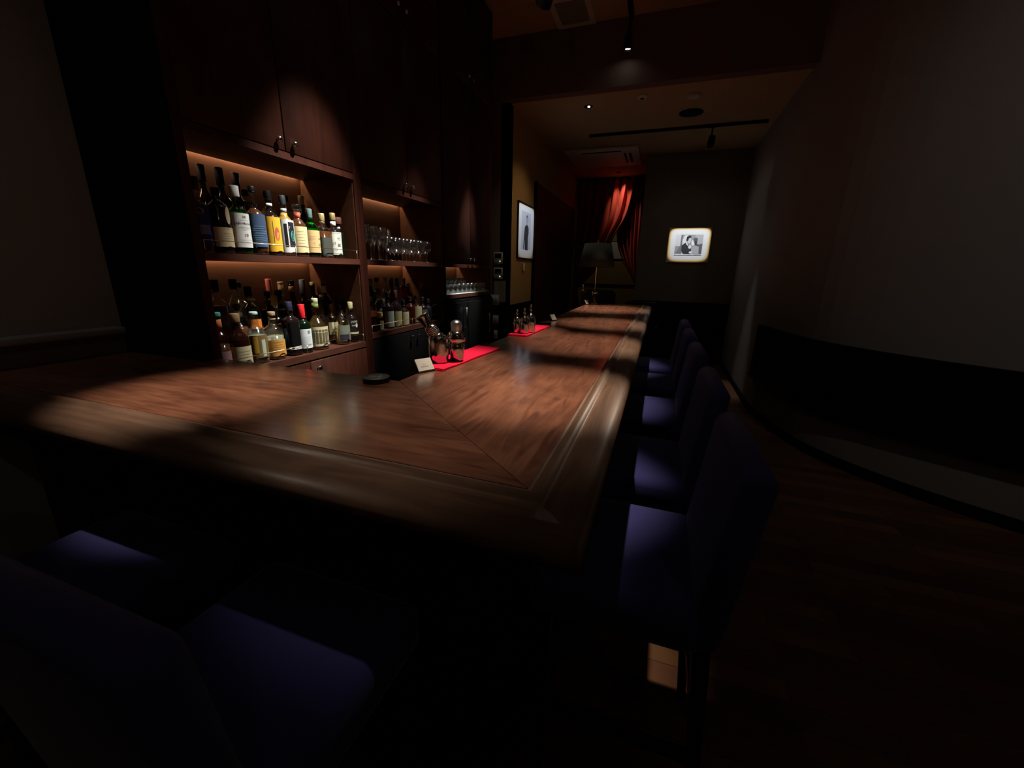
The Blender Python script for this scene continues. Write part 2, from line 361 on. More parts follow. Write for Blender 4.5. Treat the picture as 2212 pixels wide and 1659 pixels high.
# ------------------------------------------------------------------ back bar cabinets
XB = -2.185
GAP = .006
def cabinet(y0, y1, label, deck, shelf, top, upper=True, grp='back bar cabinets along the left wall'):
    """unit between y0 and y1 (openings); stiles outside"""
    root = thing('back_bar_cabinet', label, 'cabinet', (-2.0, (y0 + y1) / 2, 0), grp)
    s = .036
    mb = MB()
    mb.box(XB - .02, XW, y0 - s, y0, 0, ZC - .01); mb.box(XB - .02, XW, y1, y1 + s, 0, ZC - .01)
    mb.build('side_panel', cab, root)
    MB().box(XB - .02, XB, y0, y1, 0, ZC - .01).build('back_panel', cab_in, root)
    # inner linings show lighter wood
    MB().box(XB, XW - .01, y0, y0 + .004, deck, top + .012).build('inner_lining', cab_in, root)
    MB().box(XB, XW - .01, y1 - .004, y1, deck, top + .012).build('inner_lining', cab_in, root)
    MB().box(XB, XW, y0, y1, deck - .035, deck).build('deck', cab_edge, root)
    if shelf:
        mb = MB(); mb.box(XB + .024, XW + .001, y0, y1, shelf - .032, shelf - .0005); mb.box(XB, XB + .0245, y0, y1, shelf - .003, shelf)
        mb.build('shelf', cab_edge, root)
    mb = MB(); mb.box(XB + .024, XW - .02, y0, y1, top + .012, top + .034); mb.box(XB, XB + .03, y0, y1, top + .038, top + .042); mb.box(XB + .024, XB + .03, y0, y1, top + .03, top + .04); mb.box(XW - .02, XW + .001, y0 - .001, y1 + .001, top, top + .032); mb.build('head_board', cab, root)
    mid = (y0 + y1) / 2
    for a, b, sgn in ((y0, mid - .0015, -1), (mid + .0015, y1, 1)):
        for z0, z1, kz, hi in ((top + .036, 2.98, top + .075, 1), (2.986, ZC - .02, 3.06, 1), (.12, deck - .045, deck - .085, 0)):
            if not hi and not shelf: continue
            dr = MB().rbox(XW - .018, XW + .003, a + .001, b - .001, z0, z1, .002, 1).build('door', cab if hi or y0 < 2 else black, root)
            ky = mid + sgn * .045
            MB().lathe([(.004, 0), (.005, .012), (.013, .016), (.015, .022), (.012, .028), (.005, .031), (0, .0315)], (XW + .003, ky, kz), 14, axis=(1, 0, 0)).build('knob', chrome, dr)
    MB().box(XB, XW - .05, y0, y1, 0, .12).build('plinth', black, root)
    return root
def strip(y0, y1, z, power, root):
    """LED line let into the slot above the back edge of a niche; z is the underside of the board"""
    zt = z + .026
    MB().box(XB + .003, XB + .019, y0 + .01, y1 - .01, zt, zt + .0025, M('white diffuser', (.8, .8, .8), .5)).build('light_strip', None, root)
    l = bpy.data.lights.new('strip_light', 'AREA'); l.shape = 'RECTANGLE'; l.size = y1 - y0 - .05; l.size_y = .006; l.energy = power; l.color = (1, .72, .45)
    o = bpy.data.objects.new('strip_light', l); COL.objects.link(o)
    o.rotation_euler = (0, 0, PI / 2)
    o.parent = root; o.location = Vector((XB + .011, (y0 + y1) / 2, zt - .001)) - parent_loc(root)
U1 = cabinet(1.222, 2.166, 'tall dark mahogany back bar cabinet with two lit bottle shelves, nearest the counter corner', .98, 1.495, 1.945)
U2 = cabinet(2.236, 3.222, 'tall dark mahogany back bar cabinet with wine glasses above bottles, between its neighbours', 1.02, 1.495, 1.935)
U3 = cabinet(3.272, 4.27, 'tall dark back bar cabinet with a low lit niche of glassware, furthest away', 1.222, None, 1.462)
PW = 1.5
strip(1.222, 2.166, 1.957, PW, U1); strip(1.222, 2.166, 1.463, PW * .9, U1)
strip(2.236, 3.222, 1.947, PW * .8, U2); strip(2.236, 3.222, 1.463, PW * .9, U2)
strip(3.272, 4.27, 1.474, PW * .8, U3)
# left end panel between wall and first cabinet
struct(MB().box(XL, XW + .002, 1.150, 1.185, ZT + .001, ZC - .01).build('trim_5', black))
for un, y0, y1, zz, n in ((U1, 1.222, 2.166, .98, 2), (U1, 1.222, 2.166, 1.495, 2), (U2, 2.236, 3.222, 1.02, 1)):
    MB().box(XB, XB + .19, y0 + .004, y1 - .004, zz, zz + .082).build('step_riser', blackwood, un)
    mb = MB(); zr = zz + .05
    mb.tube([(XW - .008, y0 + .012, zr), (XW - .008, y1 - .012, zr)], .0016, 6)
    k = 3
    for i in range(k):
        yy = y0 + .012 + (y1 - y0 - .024) * i / (k - 1); mb.tube([(XW - .008, yy, zz), (XW - .008, yy, zr)], .0022, 6)
    mb.build('gallery_rail', brassdark, un)
# fridge doors below the third niche
fr = thing('bar_fridge', 'black under-shelf drinks fridge with two slim vertical steel handles', 'fridge', (-1.76, 3.77, .12))
MB().box(XW + .004, XW + .03, 3.28, 4.26, .13, 1.17).build('body', black, fr)
for (a, b, hy, hz) in ((3.285, 3.60, 3.52, 1.0), (3.62, 4.255, 4.08, .9)):
    dr = MB().rbox(XW + .031, XW + .05, a, b, .15, 1.15, .004, 2).build('door', M('smoked glass door', (.008, .008, .008), .3, spec=.15), fr)
    mb = MB(); mb.tube([(XW + .08, hy, hz - .10), (XW + .08, hy, hz + .10)], .006, 8); mb.tube([(XW + .05, hy, hz - .09), (XW + .08, hy, hz - .09)], .004, 6); mb.tube([(XW + .05, hy, hz + .09), (XW + .08, hy, hz + .09)], .004, 6)
    mb.build('handle', steel, dr)

# ------------------------------------------------------------------ bottles
ROWX = {0: -1.843, 1: -1.94, 2: -2.045, 3: -2.135}
def bottle(y, h, r, row, zbase, label, body=g_dark, liq=None, lev=.55, cap=black, caph=.035, capr=.0155, neck=.0135, sh=.58, nk=.70, sq=0., lab=None, extra=None, neckband=None, ball=False, x=None, dims=None, group='liquor bottles on the back bar shelves', face=-.4, name='liquor_bottle'):
    """a bottle of total height h; sh / nk: fractions where shoulder starts and neck starts"""
    x = ROWX[row] if x is None else x
    z = zbase + (.082 if row >= 2 else 0)
    if row >= 2: h = h - .082
    root = thing(name, label, 'bottle', (x, y, z), group)
    c = (x, y, z); hb = h - caph * .8
    zs, zn = h * sh, h * nk
    prof = [(0, .002), (r * .8, 0), (r * .97, .004), (r, .012), (r, zs)]
    for t in (.25, .5, .75, 1.):
        prof.append((neck + (r - neck) * (math.cos(t * PI) * .5 + .5) ** .8, zs + (zn - zs) * t))
    prof += [(neck * .96, hb - .012), (neck * 1.15, hb - .010), (neck * 1.15, hb)]
    MB().lathe(prof, c, 20, sq=sq).build('glass', body, root)
    if liq:
        lz = h * lev; lp = [(0, .006), (r * .90, .006), (r * .93, .014)]
        if lz <= zs: lp += [(r * .93, lz), (0, lz)]
        else:
            lp += [(r * .93, zs)]
            for t in (.25, .5, .75):
                zz = zs + (zn - zs) * t
                if zz < lz: lp.append(((neck + (r - neck) * (math.cos(t * PI) * .5 + .5) ** .8) * .9, zz))
            lp += [(lp[-1][0] * .8, lz), (0, lz)]
        MB().lathe(lp, c, 16, sq=sq).build('liquid', liq, root)
    cp = MB()
    if ball: cp.lathe([(capr * .7, h - caph), (capr * .8, h - caph * .75), (capr * 1.25, h - caph * .5), (capr * 1.2, h - caph * .2), (capr * .6, h), (0, h)], c, 16)
    else: cp.lathe([(capr * .96, h - caph), (capr, h - caph + .002), (capr, h - .003), (capr * .88, h), (0, h)], c, 16)
    cp.build('cap', cap, root)
    if neckband:
        mt, z0, z1 = neckband
        MB().lathe([(neck * 1.08, h * z0), (neck * 1.08, h * z1)], c, 16).build('neck_label', mt, root)
    if lab:
        mt, z0, z1, ha = lab
        mb = MB(); mb.arc(r + .0007, face - ha, face + ha, z + h * z0, z + h * z1, mt, 14, (x, y), sq)
        LIFT[0] = 0.
        def fn(u, v):
            a = face + u / r; rr = r + .0012 + LIFT[0]
            k = 1 / ((abs(math.cos(a)) ** (2 + sq) + abs(math.sin(a)) ** (2 + sq)) ** (1 / (2 + sq))) if sq else 1.
            return (x + rr * k * math.cos(a), y + rr * k * math.sin(a), z + h * z0 + v)
        if extra: extra(mb, fn, h * (z1 - z0), r)
        mb.build('label', None, root)
    return root
def lines(n=5, mt=None, w=.7, z0=.2, z1=.75, title=None, tmt=None, ts=.012):
    def f(mb, fn, H_, r):
        for i in range(n):
            v = H_ * (z0 + (z1 - z0) * i / max(1, n - 1)); ww = r * w * (1 - .25 * (i % 2)); k = 6
            for j in range(k):
                a = -ww + 2 * ww * j / k; b = a + 2 * ww / k
                mb.add([fn(a, v), fn(b, v), fn(b, v + .0012), fn(a, v + .0012)], [(0, 1, 2, 3)], mt or greyink)
        if title: mb.text(title, ts, 0, H_ * .86, tmt or ink, fn)
    return f
def disc(mb, fn, u, v, ru, rv, mt, n=16):
    LIFT[0] += .00012
    mb.add([fn(u + ru * math.cos(2 * PI * i / n), v + rv * math.sin(2 * PI * i / n)) for i in range(n)], [list(range(n))], mt)
def rect(mb, fn, u0, u1, v0, v1, mt, n=5):
    LIFT[0] += .00012
    for j in range(n):
        a = u0 + (u1 - u0) * j / n; b = u0 + (u1 - u0) * (j + 1) / n
        mb.add([fn(a, v0), fn(b, v0), fn(b, v1), fn(a, v1)], [(0, 1, 2, 3)], mt)
cream = C(222, 208, 168); cream2 = C(205, 190, 150); wh = C(225, 228, 226); olive = C(150, 148, 110); tan = C(214, 178, 120); dkcap = C(30, 12, 12)
gold = M('gold foil', (.62, .48, .22), .35, .6)
A_, B_, D_ = 1.495, .98, 1.02
GA = 'bottles on the upper shelf'; GB = 'bottles on the lower shelf'; GD = 'bottles in the middle cabinet'
# --- upper shelf
def ex_blue(mb, fn, h, r):
    disc(mb, fn, 0, h * .86, .014, .012, C(190, 170, 80)); rect(mb, fn, -r * .8, r * .8, h * .25, h * .5, C(120, 140, 190)); mb.text('AC', .02, -.01, h * .38, C(30, 40, 110), fn)
bottle(1.279, .296, .036, 0, A_, 'clear bottle with dark blue label and yellow emblem at left end of upper shelf', g_clear, l_brown, .6, dkcap, .05, lab=(C(30, 45, 120), .12, .62, 1.2), extra=ex_blue, group=GA, face=-0.5)
bottle(1.516, .41, .042, 3, A_, 'tall dark bottle with dark red cap standing at back left of upper shelf', g_brown, cap=dkcap, caph=.075, capr=.018, group=GA, sh=.5, nk=.68)
bottle(1.608, .415, .042, 3, A_, 'tall bottle with black capsule behind the black bottle with oval label', g_dark, cap=black, caph=.08, capr=.018, group=GA, sh=.5, nk=.68)
bottle(1.690, .408, .042, 3, A_, 'tall dark bottle with maroon cap behind the green bottle', g_brown, cap=C(45, 12, 14), caph=.07, capr=.018, group=GA, sh=.5, nk=.68)
def ex_oval(mb, fn, h, r):
    disc(mb, fn, .016, h * 1.62, .0115, .036, cream, 20); rect(mb, fn, -r, r, h * .92, h * .95, tan)
    for i in range(4): rect(mb, fn, -r * .7, r * .7, h * (.3 + .13 * i), h * (.3 + .13 * i) + .001, greyink)
bottle(1.362, .268, .0425, 0, A_, 'black bottle with small oval label above a wide cream label on upper shelf', g_dark, cap=black, caph=.04, lab=(cream, .10, .40, 1.15), extra=ex_oval, group=GA, sh=.70, nk=.82, face=-0.15)
def ex_lap(mb, fn, h, r):
    mb.text('LAPHROAIG', .0165, .004, h * .70, ink, fn, .98); mb.text('10', .020, .004, h * .36, ink, fn)
    rect(mb, fn, -.003, .011, h * .86, h * .93, greyink, 1)
    for v, w_ in ((.80, .022), (.60, .026), (.565, .026), (.53, .018), (.22, .03), (.14, .02)): rect(mb, fn, .004 - w_, .004 + w_, h * v, h * v + .0009, greyink)
bottle(1.449, .292, .042, 0, A_, 'green glass bottle with white cap and large white label on upper shelf', g_green, liquid('green whisky', (.01, .12, .02)), .62, white, .046, .0185, .0135, .60, .72, lab=(wh, .10, .60, 1.12), extra=ex_lap, group=GA, face=-0.2)
def ex_ring(mb, fn, h, r):
    disc(mb, fn, 0, h * .5, .024, .026, wh, 20)
bottle(1.66, .32, .040, 2, A_, 'clear bottle with round white ring label behind the green bottle', g_clear, l_pale, .5, blackpl, .03, lab=(C(60, 62, 58), .45, .75, .7), extra=ex_ring, group=GA)
def ex_sea(mb, fn, h, r):
    for i in range(9): rect(mb, fn, -r * (.9 - .2 * ((i * 7) % 3)), r * (.9 - .25 * ((i * 5) % 3)), h * (.06 + .07 * i), h * (.06 + .07 * i) + .002, C(95 + 10 * (i % 3), 135 + 8 * (i % 4), 170))
bottle(1.5335, .305, .040, 0, A_, 'clear amber bottle with slate blue sea picture label between green and yellow bottles', g_clear, l_brown, .68, blackpl, .028, lab=(C(62, 82, 112), .12, .60, 1.2), extra=ex_sea, group=GA, face=-0.4)
def ex_yel(mb, fn, h, r):
    disc(mb, fn, .014, h * .52, .012, h * .19, C(200, 90, 80), 20); rect(mb, fn, -.003, -.0015, h * .28, h * .88, ink, 1)
    mb.add([fn(-.03, h * .52), fn(-.003, h * .40), fn(-.003, h * .42), fn(-.03, h * .54)], [(0, 1, 2, 3)], ink)
bottle(1.615, .300, .0395, 0, A_, 'dark bottle with bright yellow label bearing a pink blob and black lines', g_dark, cap=black, caph=.045, lab=(C(224, 178, 48), .06, .60, 1.3), extra=ex_yel, group=GA, neckband=(wh, .76, .81), face=-0.5)
def ex_teal(mb, fn, h, r):
    rect(mb, fn, -.022, -.008, h * .18, h * .88, C(20, 22, 34)); rect(mb, fn, -.002, .032, h * .18, h * .94, C(28, 30, 38)); disc(mb, fn, .018, h * .52, .011, h * .16, C(90, 200, 165)); disc(mb, fn, .019, h * .52, .006, h * .10, C(50, 140, 130))
    mb.text('7', .018, .002, h * .76, wh, fn)
bottle(1.695, .292, .039, 0, A_, 'gold spirit bottle with white label, black panel and turquoise oval', g_clear, l_gold, .74, C(40, 44, 50), .045, lab=(wh, .06, .60, 1.3), extra=ex_teal, group=GA, neckband=(C(150, 155, 160), .72, .79), face=-0.35)
bottle(1.785, .33, .040, 2, A_, 'amber bottle with pale yellow label partly hidden behind the yellow label bottle', g_clear, l_amber, .6, black, .03, lab=(cream, .35, .66, 1.), group=GA)
bottle(1.905, .33, .040, 2, A_, 'clear bottle with pale yellow label half hidden behind the stoppered bottle', g_clear, l_pale, .6, black, .03, lab=(cream, .35, .66, 1.), group=GA)
bottle(1.776, .262, .040, 0, A_, 'round stoppered bottle with red neck and torn cream label full of text', g_clear, l_brown, .74, glass('stopper glass', (.8, .8, .8), .15, .6), .030, .023, .0145, .60, .76, lab=(C(224, 212, 160), .08, .58, 1.25), extra=lines(6, greyink, .6, .25, .8), group=GA, neckband=(C(190, 90, 75), .72, .86), face=-0.6)
bottle(2.022, .335, .034, 2, A_, 'dark bottle with bare cork stopper at back of upper shelf', g_dark, cap=tan, caph=.045, capr=.011, group=GA)
bottle(2.105, .365, .038, 3, A_, 'brown capped tall bottle at back right of upper shelf', g_brown, cap=C(70, 55, 40), caph=.055, capr=.017, group=GA, sh=.5, nk=.68)
def ex_ya(mb, fn, h, r):
    for i, v in enumerate((.72, .64, .58)): rect(mb, fn, -r * .75, r * .1, h * v, h * v + .001, greyink)
    mb.text('18', .010, -.008, h * .42, greyink, fn); mb.text('山', .018, .027, h * .64, ink, fn); mb.text('崎', .018, .027, h * .34, ink, fn)
bottle(1.860, .252, .041, 0, A_, 'green bottle with orange tan label beside the torn cream label bottle', g_green, liquid('green whisky', (.01, .12, .02)), .6, C(90, 115, 115), .055, .014, .0135, .60, .76, lab=(C(222, 186, 130), .10, .56, 1.25), extra=ex_ya, group=GA, neckband=(cream, .67, .72), face=-0.35)
bottle(1.945, .240, .041, 0, A_, 'square shouldered brown bottle with gold cap and dim grey label', g_clear, l_brown, .60, gold, .042, .0165, .014, .64, .72, sq=3., lab=(C(70, 76, 70), .05, .46, .8), group=GA, neckband=(gold, .76, .84))
def ex_tk(mb, fn, h, r):
    for a, b, c_, d_ in ((-r * .95, -r * .93, .04, .95), (r * .93, r * .95, .04, .95)): rect(mb, fn, a, b, h * c_, h * d_, ink, 1)
    rect(mb, fn, -r * .95, r * .95, h * .94, h * .95, ink); rect(mb, fn, -r * .95, r * .95, h * .05, h * .06, ink)
    mb.text('17', .021, -.006, h * .48, ink, fn); mb.text('竹', .020, .022, h * .70, ink, fn); mb.text('鶴', .020, .022, h * .42, ink, fn)
    for i in range(3): rect(mb, fn, -.022, .01, h * (.18 + .05 * i), h * (.18 + .05 * i) + .0009, greyink)
bottle(2.030, .252, .041, 0, A_, 'dark bottle with gold cap and bordered white label reading seventeen', g_dark, None, .6, gold, .040, .0165, .014, .58, .70, lab=(C(214, 220, 206), .08, .58, 1.2), extra=ex_tk, group=GA, neckband=(wh, .70, .82), face=-0.72)
bottle(2.107, .238, .034, 0, A_, 'dark green bottle with wide brown wooden cap at right end of upper shelf', g_dgreen, cap=C(95, 60, 45), caph=.040, capr=.024, group=GA, neckband=(wh, .70, .80), x=-1.875)
# --- lower shelf, back rows
bottle(1.425, .395, .047, 2, B_, 'broad clear bottle of brown liquor with orange band at back left of lower shelf', g_clear, l_brown, .60, dkcap, .06, .018, .016, .60, .74, lab=(C(190, 110, 50), .08, .26, 1.2), group=GB)
bottle(1.521, .396, .045, 2, B_, 'wide shouldered empty clear bottle with black cap, second along the back of lower shelf', g_clear, l_clear, .4, black, .05, .018, .016, .58, .76, group=GB)
bottle(1.616, .378, .042, 3, B_, 'clear bottle with black cap tucked behind the wide shouldered clear bottle', g_clear, l_pale, .45, black, .03, group=GB)
bottle(1.602, .358, .040, 2, B_, 'dark bottle with silver rimmed black cap at back of lower shelf', g_dark, cap=black, caph=.05, capr=.018, group=GB, x=-2.06)
bottle(1.685, .330, .036, 2, B_, 'black square bottle behind the bottle with an orange label on lower shelf', g_dark, cap=black, caph=.035, group=GB, sq=3., x=-2.02)
bottle(1.524, .308, .040, 1, B_, 'clear bottle with upright orange label near left of lower shelf', g_clear, l_clear, .5, cream2, .012, .019, lab=(C(200, 115, 40), .50, .66, .6), group=GB)
bottle(1.800, .392, .038, 3, B_, 'clear bottle with pink red neck wrap at back of lower shelf', g_clear, l_clear, .4, C(190, 95, 95), .075, .0155, group=GB)
bottle(1.765, .335, .040, 2, B_, 'dark blue capped bottle with white shoulder bands at back of lower shelf', g_dark, cap=C(28, 32, 52), caph=.06, capr=.019, lab=(C(150, 155, 140), .56, .60, 1.4), group=GB, x=-2.03)
bottle(1.889, .374, .038, 3, B_, 'clear long necked bottle with tan paper strip at back of lower shelf', g_clear, l_clear, .4, C(170, 140, 115), .012, .016, sh=.45, nk=.62, neckband=(C(175, 150, 115), .72, .95), group=GB)
bottle(1.974, .380, .040, 3, B_, 'dark bottle with tan neck band and black cap at back of lower shelf', g_brown, cap=black, caph=.028, capr=.018, neckband=(C(190, 150, 105), .78, .92), neck=.016, group=GB, sh=.48, nk=.66)
bottle(2.055, .384, .043, 3, B_, 'dark red bottle with silver blue foil neck at back of lower shelf', g_red, cap=C(95, 105, 120), caph=.085, capr=.0175, group=GB, sh=.50, nk=.66)
bottle(2.115, .368, .038, 3, B_, 'green black bottle with pale cap at back right of lower shelf', g_dgreen, cap=C(175, 180, 130), caph=.022, capr=.015, group=GB)
bottle(2.085, .385, .032, 2, B_, 'dark bottle with cork and white neck label, tallest at right of lower shelf', g_dark, cap=C(135, 110, 70), caph=.03, capr=.0125, neckband=(C(205, 205, 175), .74, .90), group=GB, x=-1.995)
bottle(2.118, .262, .034, 1, B_, 'small dark bottle with thin neck at far right of lower shelf', g_dark, cap=blackpl, caph=.03, group=GB, x=-1.93)
bottle(2.035, .30, .038, 2, B_, 'dark bottle with dull red label near back right of lower shelf', g_dark, cap=black, caph=.02, lab=(C(80, 35, 30), .42, .70, .9), group=GB, x=-2.0)
# front rows
bottle(1.272, .262, .034, 0, B_, 'small bottle with turquoise cap and orange neck label at left end of lower shelf', g_clear, l_brown, .45, C(90, 175, 170), .018, .0165, neckband=(C(205, 120, 70), .70, .88), lab=(C(160, 120, 125), .10, .34, 1.), group=GB)
def ex_rag(mb, fn, h, r):
    for i in range(5): rect(mb, fn, -r * .8 + .006 * (i % 3), r * .7, h * (.15 + .15 * i), h * (.15 + .15 * i) + .0015, C(150, 142, 110))
bottle(1.352, .250, .046, 0, B_, 'squat dark brown bottle with tan cap and crumpled cream label on lower shelf', g_brown, None, .6, C(130, 105, 75), .04, .019, .016, .50, .72, lab=(C(196, 186, 148), .02, .40, 1.25), extra=ex_rag, group=GB)
bottle(1.441, .285, .038, 1, B_, 'brown bottle with small round brown stopper near left of lower shelf', g_clear, l_brown, .6, C(70, 35, 28), .035, .014, ball=True, group=GB)
def ex_yw(mb, fn, h, r):
    rect(mb, fn, -.03, -.008, h * .2, h * .95, C(190, 150, 50)); rect(mb, fn, .006, .024, h * .05, h * .8, C(185, 195, 175))
bottle(1.446, .250, .045, 0, B_, 'clear bottle with yellow and white label strips on lower shelf', g_clear, l_pale, .55, C(170, 195, 185), .014, .0185, .016, .58, .74, lab=(C(120, 100, 60), .12, .56, 1.0), extra=ex_yw, group=GB)
bottle(1.545, .242, .046, 0, B_, 'clear bottle with orange tan label and cork stopper in front on lower shelf', g_clear, l_pale, .5, C(150, 125, 90), .02, .018, .016, .62, .76, lab=(C(205, 150, 72), .08, .42, 1.2), extra=lines(5, C(150, 100, 50), .7, .25, .85), neckband=(None or C(120, 100, 70), .82, .86), group=GB)
bottle(1.655, .312, .042, 1, B_, 'round bottle with golden ringed cap behind the orange tan label bottle', g_clear, l_brown, .52, C(190, 145, 70), .05, .0165, group=GB)
def ex_jw(mb, fn, h, r):
    a = C(60, 66, 74)
    mb.add([fn(-r * .95, h * .55), fn(r * .95, h * .80), fn(r * .95, h * .92), fn(-r * .95, h * .67)], [(0, 1, 2, 3)], a); rect(mb, fn, -r * .9, r * .9, .0, .010, wh); rect(mb, fn, -r * .9, r * .9, -.006, -.002, wh)
bottle(1.655, .285, .036, 0, B_, 'square black bottle with slanting grey label and white strip on lower shelf', g_dark, None, .6, C(30, 34, 60), .05, .0175, .015, .66, .74, sq=3., lab=(black, .14, .62, .78), extra=ex_jw, group=GB)
def ex_crest(mb, fn, h, r):
    rect(mb, fn, .006, .02, h * .76, h * .92, greyink, 2)
    for i in range(6): rect(mb, fn, -r * .6, r * .6, h * (.14 + .09 * i), h * (.14 + .09 * i) + .001, greyink)
bottle(1.735, .266, .038, 0, B_, 'dark green bottle with bright red capsule and plain white label', g_dgreen, None, .6, C(225, 30, 40), .075, .0165, .014, .60, .70, lab=(C(222, 230, 232), .10, .50, 1.2), extra=ex_crest, group=GB, face=-0.4)
def ex_fr(mb, fn, h, r):
    rect(mb, fn, -r * .8, r * .8, h * .12, h * .85, C(95, 88, 60)); rect(mb, fn, -r * .7, r * .7, h * .7, h * .74, cream2)
bottle(1.842, .292, .056, 0, B_, 'wide clear bottle with olive neck and cream framed label on lower shelf', g_clear, l_gold, .40, C(190, 195, 160), .022, .0175, .0165, .46, .66, lab=(C(205, 198, 160), .08, .46, 1.1), extra=ex_fr, neckband=(C(120, 130, 70), .78, .92), group=GB)
# decanter with flared neck
t = thing('decanter', 'empty glass decanter with flared thin neck and round bulb among the lower shelf bottles', 'decanter', (-1.93, 1.985, B_))
MB().lathe([(0, .004), (.03, 0), (.042, .01), (.052, .05), (.054, .09), (.048, .135), (.030, .168), (.011, .19), (.009, .215), (.011, .25), (.019, .30), (.020, .312)], (-1.93, 1.985, B_), 24).build('body', glass('decanter glass', (.85, .87, .86), .10, .8), t)
MB().lathe([(.0195, .296), (.0215, .300), (.0215, .306), (.0195, .310)], (-1.93, 1.985, B_), 24).build('neck_ring', chrome, t)
def ex_small(mb, fn, h, r):
    for i in range(3): rect(mb, fn, -r * .6, r * .6, h * (.25 + .2 * i), h * (.25 + .2 * i) + .001, greyink)
bottle(2.058, .262, .038, 1, B_, 'clear bottle with pale cream label behind the arched grey label bottle', g_clear, l_amber, .40, black, .02, lab=(C(190, 180, 140), .20, .50, .9), extra=ex_small, group=GB)
def ex_arch(mb, fn, h, r):
    disc(mb, fn, 0, h * .85, r * .78, h * .24, C(125, 130, 112), 20); rect(mb, fn, -r * .78, r * .5, h * .04, h * .42, C(45, 45, 60))
bottle(2.035, .200, .045, 0, B_, 'low clear bottle with arched grey label near right of lower shelf', g_clear, l_gold, .45, g_clear, .02, .016, .015, .68, .84, lab=(C(120, 124, 108), .12, .60, 1.), extra=ex_arch, group=GB)
def ex_jam(mb, fn, h, r):
    mb.text('JAMES', .0165, .0, h * .86, C(215, 215, 190), fn); disc(mb, fn, .012, h * .55, .009, .014, cream); rect(mb, fn, -.02, .002, h * .5, h * .6, greyink); rect(mb, fn, -r, r, -.012, .0, C(200, 196, 150))
bottle(2.115, .255, .038, 0, B_, 'dark bottle with black label and white capitals at right end of lower shelf', g_dark, None, .6, C(180, 178, 130), .05, .0155, lab=(C(20, 22, 28), .26, .56, 1.25), extra=ex_jam, group=GB, face=-0.3)
# --- middle cabinet
bottle(2.585, .347, .038, 2, D_, 'bottle with white foil neck at back left of middle cabinet', g_dark, cap=C(170, 175, 185), caph=.055, capr=.017, group=GD)
bottle(2.661, .352, .038, 2, D_, 'clear bottle with white topped dark cap at back of middle cabinet', g_clear, l_clear, .4, C(60, 55, 55), .03, .0175, group=GD)
bottle(2.764, .352, .038, 2, D_, 'clear bottle with silver white cap at back of middle cabinet', g_clear, l_clear, .4, C(190, 205, 200), .035, .0185, group=GD)
bottle(2.844, .335, .036, 2, D_, 'dark bottle with thin white cap rim beside the blue necked bottle', g_red, cap=C(130, 125, 125), caph=.012, capr=.017, group=GD)
bottle(2.919, .345, .042, 2, D_, 'white bottle with bright blue neck wrap in middle cabinet', C(165, 170, 180), cap=C(30, 120, 210), caph=.085, capr=.0165, neck=.015, sh=.42, nk=.66, group=GD)
bottle(3.003, .333, .036, 2, D_, 'bottle with cream neck and red label right of the blue necked bottle', g_dark, cap=C(190, 180, 120), caph=.055, capr=.0155, lab=(C(165, 40, 35), .40, .74, 1.2), sh=.75, nk=.82, group=GD)
bottle(3.075, .30, .034, 2, D_, 'bottle with pale green yellow neck near back right of middle cabinet', g_dgreen, cap=C(180, 185, 120), caph=.04, lab=(C(150, 150, 90), .35, .55, 1.), group=GD)
bottle(3.15, .34, .040, 3, D_, 'dark tall bottle in right back corner of middle cabinet', g_dark, cap=black, caph=.06, group=GD)
bottle(2.97, .35, .038, 3, D_, 'tall dark red bottle in back row behind the red label bottle', g_red, cap=black, caph=.06, group=GD)
def ex_cat(mb, fn, h, r):
    rect(mb, fn, -r * .85, r * .85, h * .74, h * 1.0, C(28, 32, 34)); mb.text('CAT', .017, .0, h * .87, C(190, 200, 195), fn)
bottle(2.530, .283, .040, 1, D_, 'clear bottle with white label headed by a black band of capitals', g_clear, l_clear, .3, C(110, 105, 95), .04, .0165, lab=(C(190, 205, 195), .06, .52, 1.), extra=ex_cat, group=GD)
t = thing('liquor_bottle', 'small bottle with knotted gold cloth on its neck at left front of middle cabinet', 'bottle', (-1.835, 2.395, D_), GD)
MB().lathe([(0, .002), (.022, 0), (.024, .01), (.024, .075), (.010, .09), (.010, .10)], (-1.835, 2.395, D_), 16).build('glass', g_brown, t)
mb = MB(); mb.arc(.025, -.9, .9, D_ + .005, D_ + .068, C(205, 195, 150), 8, (-1.835, 2.395)); mb.build('label', None, t)
MB().lathe([(.014, .085), (.019, .092), (.012, .104), (.021, .118), (.015, .128), (0, .13)], (-1.835, 2.395, D_), 9).build('cap', C(215, 160, 40), t)
bottle(2.32, .235, .038, 0, D_, 'brown bottle with dull tan label at left end of middle cabinet', g_brown, cap=dkcap, caph=.03, lab=(C(110, 60, 40), .45, .62, 1.1), group=GD)
bottle(2.505, .262, .040, 0, D_, 'dark bottle with pale grey label beside the cream label wine bottle', g_dark, cap=black, caph=.035, lab=(C(140, 150, 135), .05, .48, 1.2), extra=lines(6, greyink, .7, .1, .85), group=GD)
bottle(2.600, .268, .042, 0, D_, 'dark wine bottle with maroon capsule and tall cream label in middle cabinet', g_dark, cap=C(70, 14, 22), caph=.06, lab=(C(150, 145, 100), .03, .44, 1.25), extra=lines(7, C(110, 104, 70), .7, .15, .85), group=GD, sh=.55, nk=.74)
bottle(2.700, .195, .039, 0, D_, 'short dark bottle with cream label in front row of middle cabinet', g_dark, cap=black, caph=.05, lab=(C(170, 160, 118), .03, .54, 1.2), extra=lines(5, greyink, .7, .2, .8), group=GD)
bottle(2.79, .21, .040, 0, D_, 'dark red bottle with rounded shoulder right of the short cream label bottle', g_red, cap=black, caph=.03, group=GD, sh=.62, nk=.78)
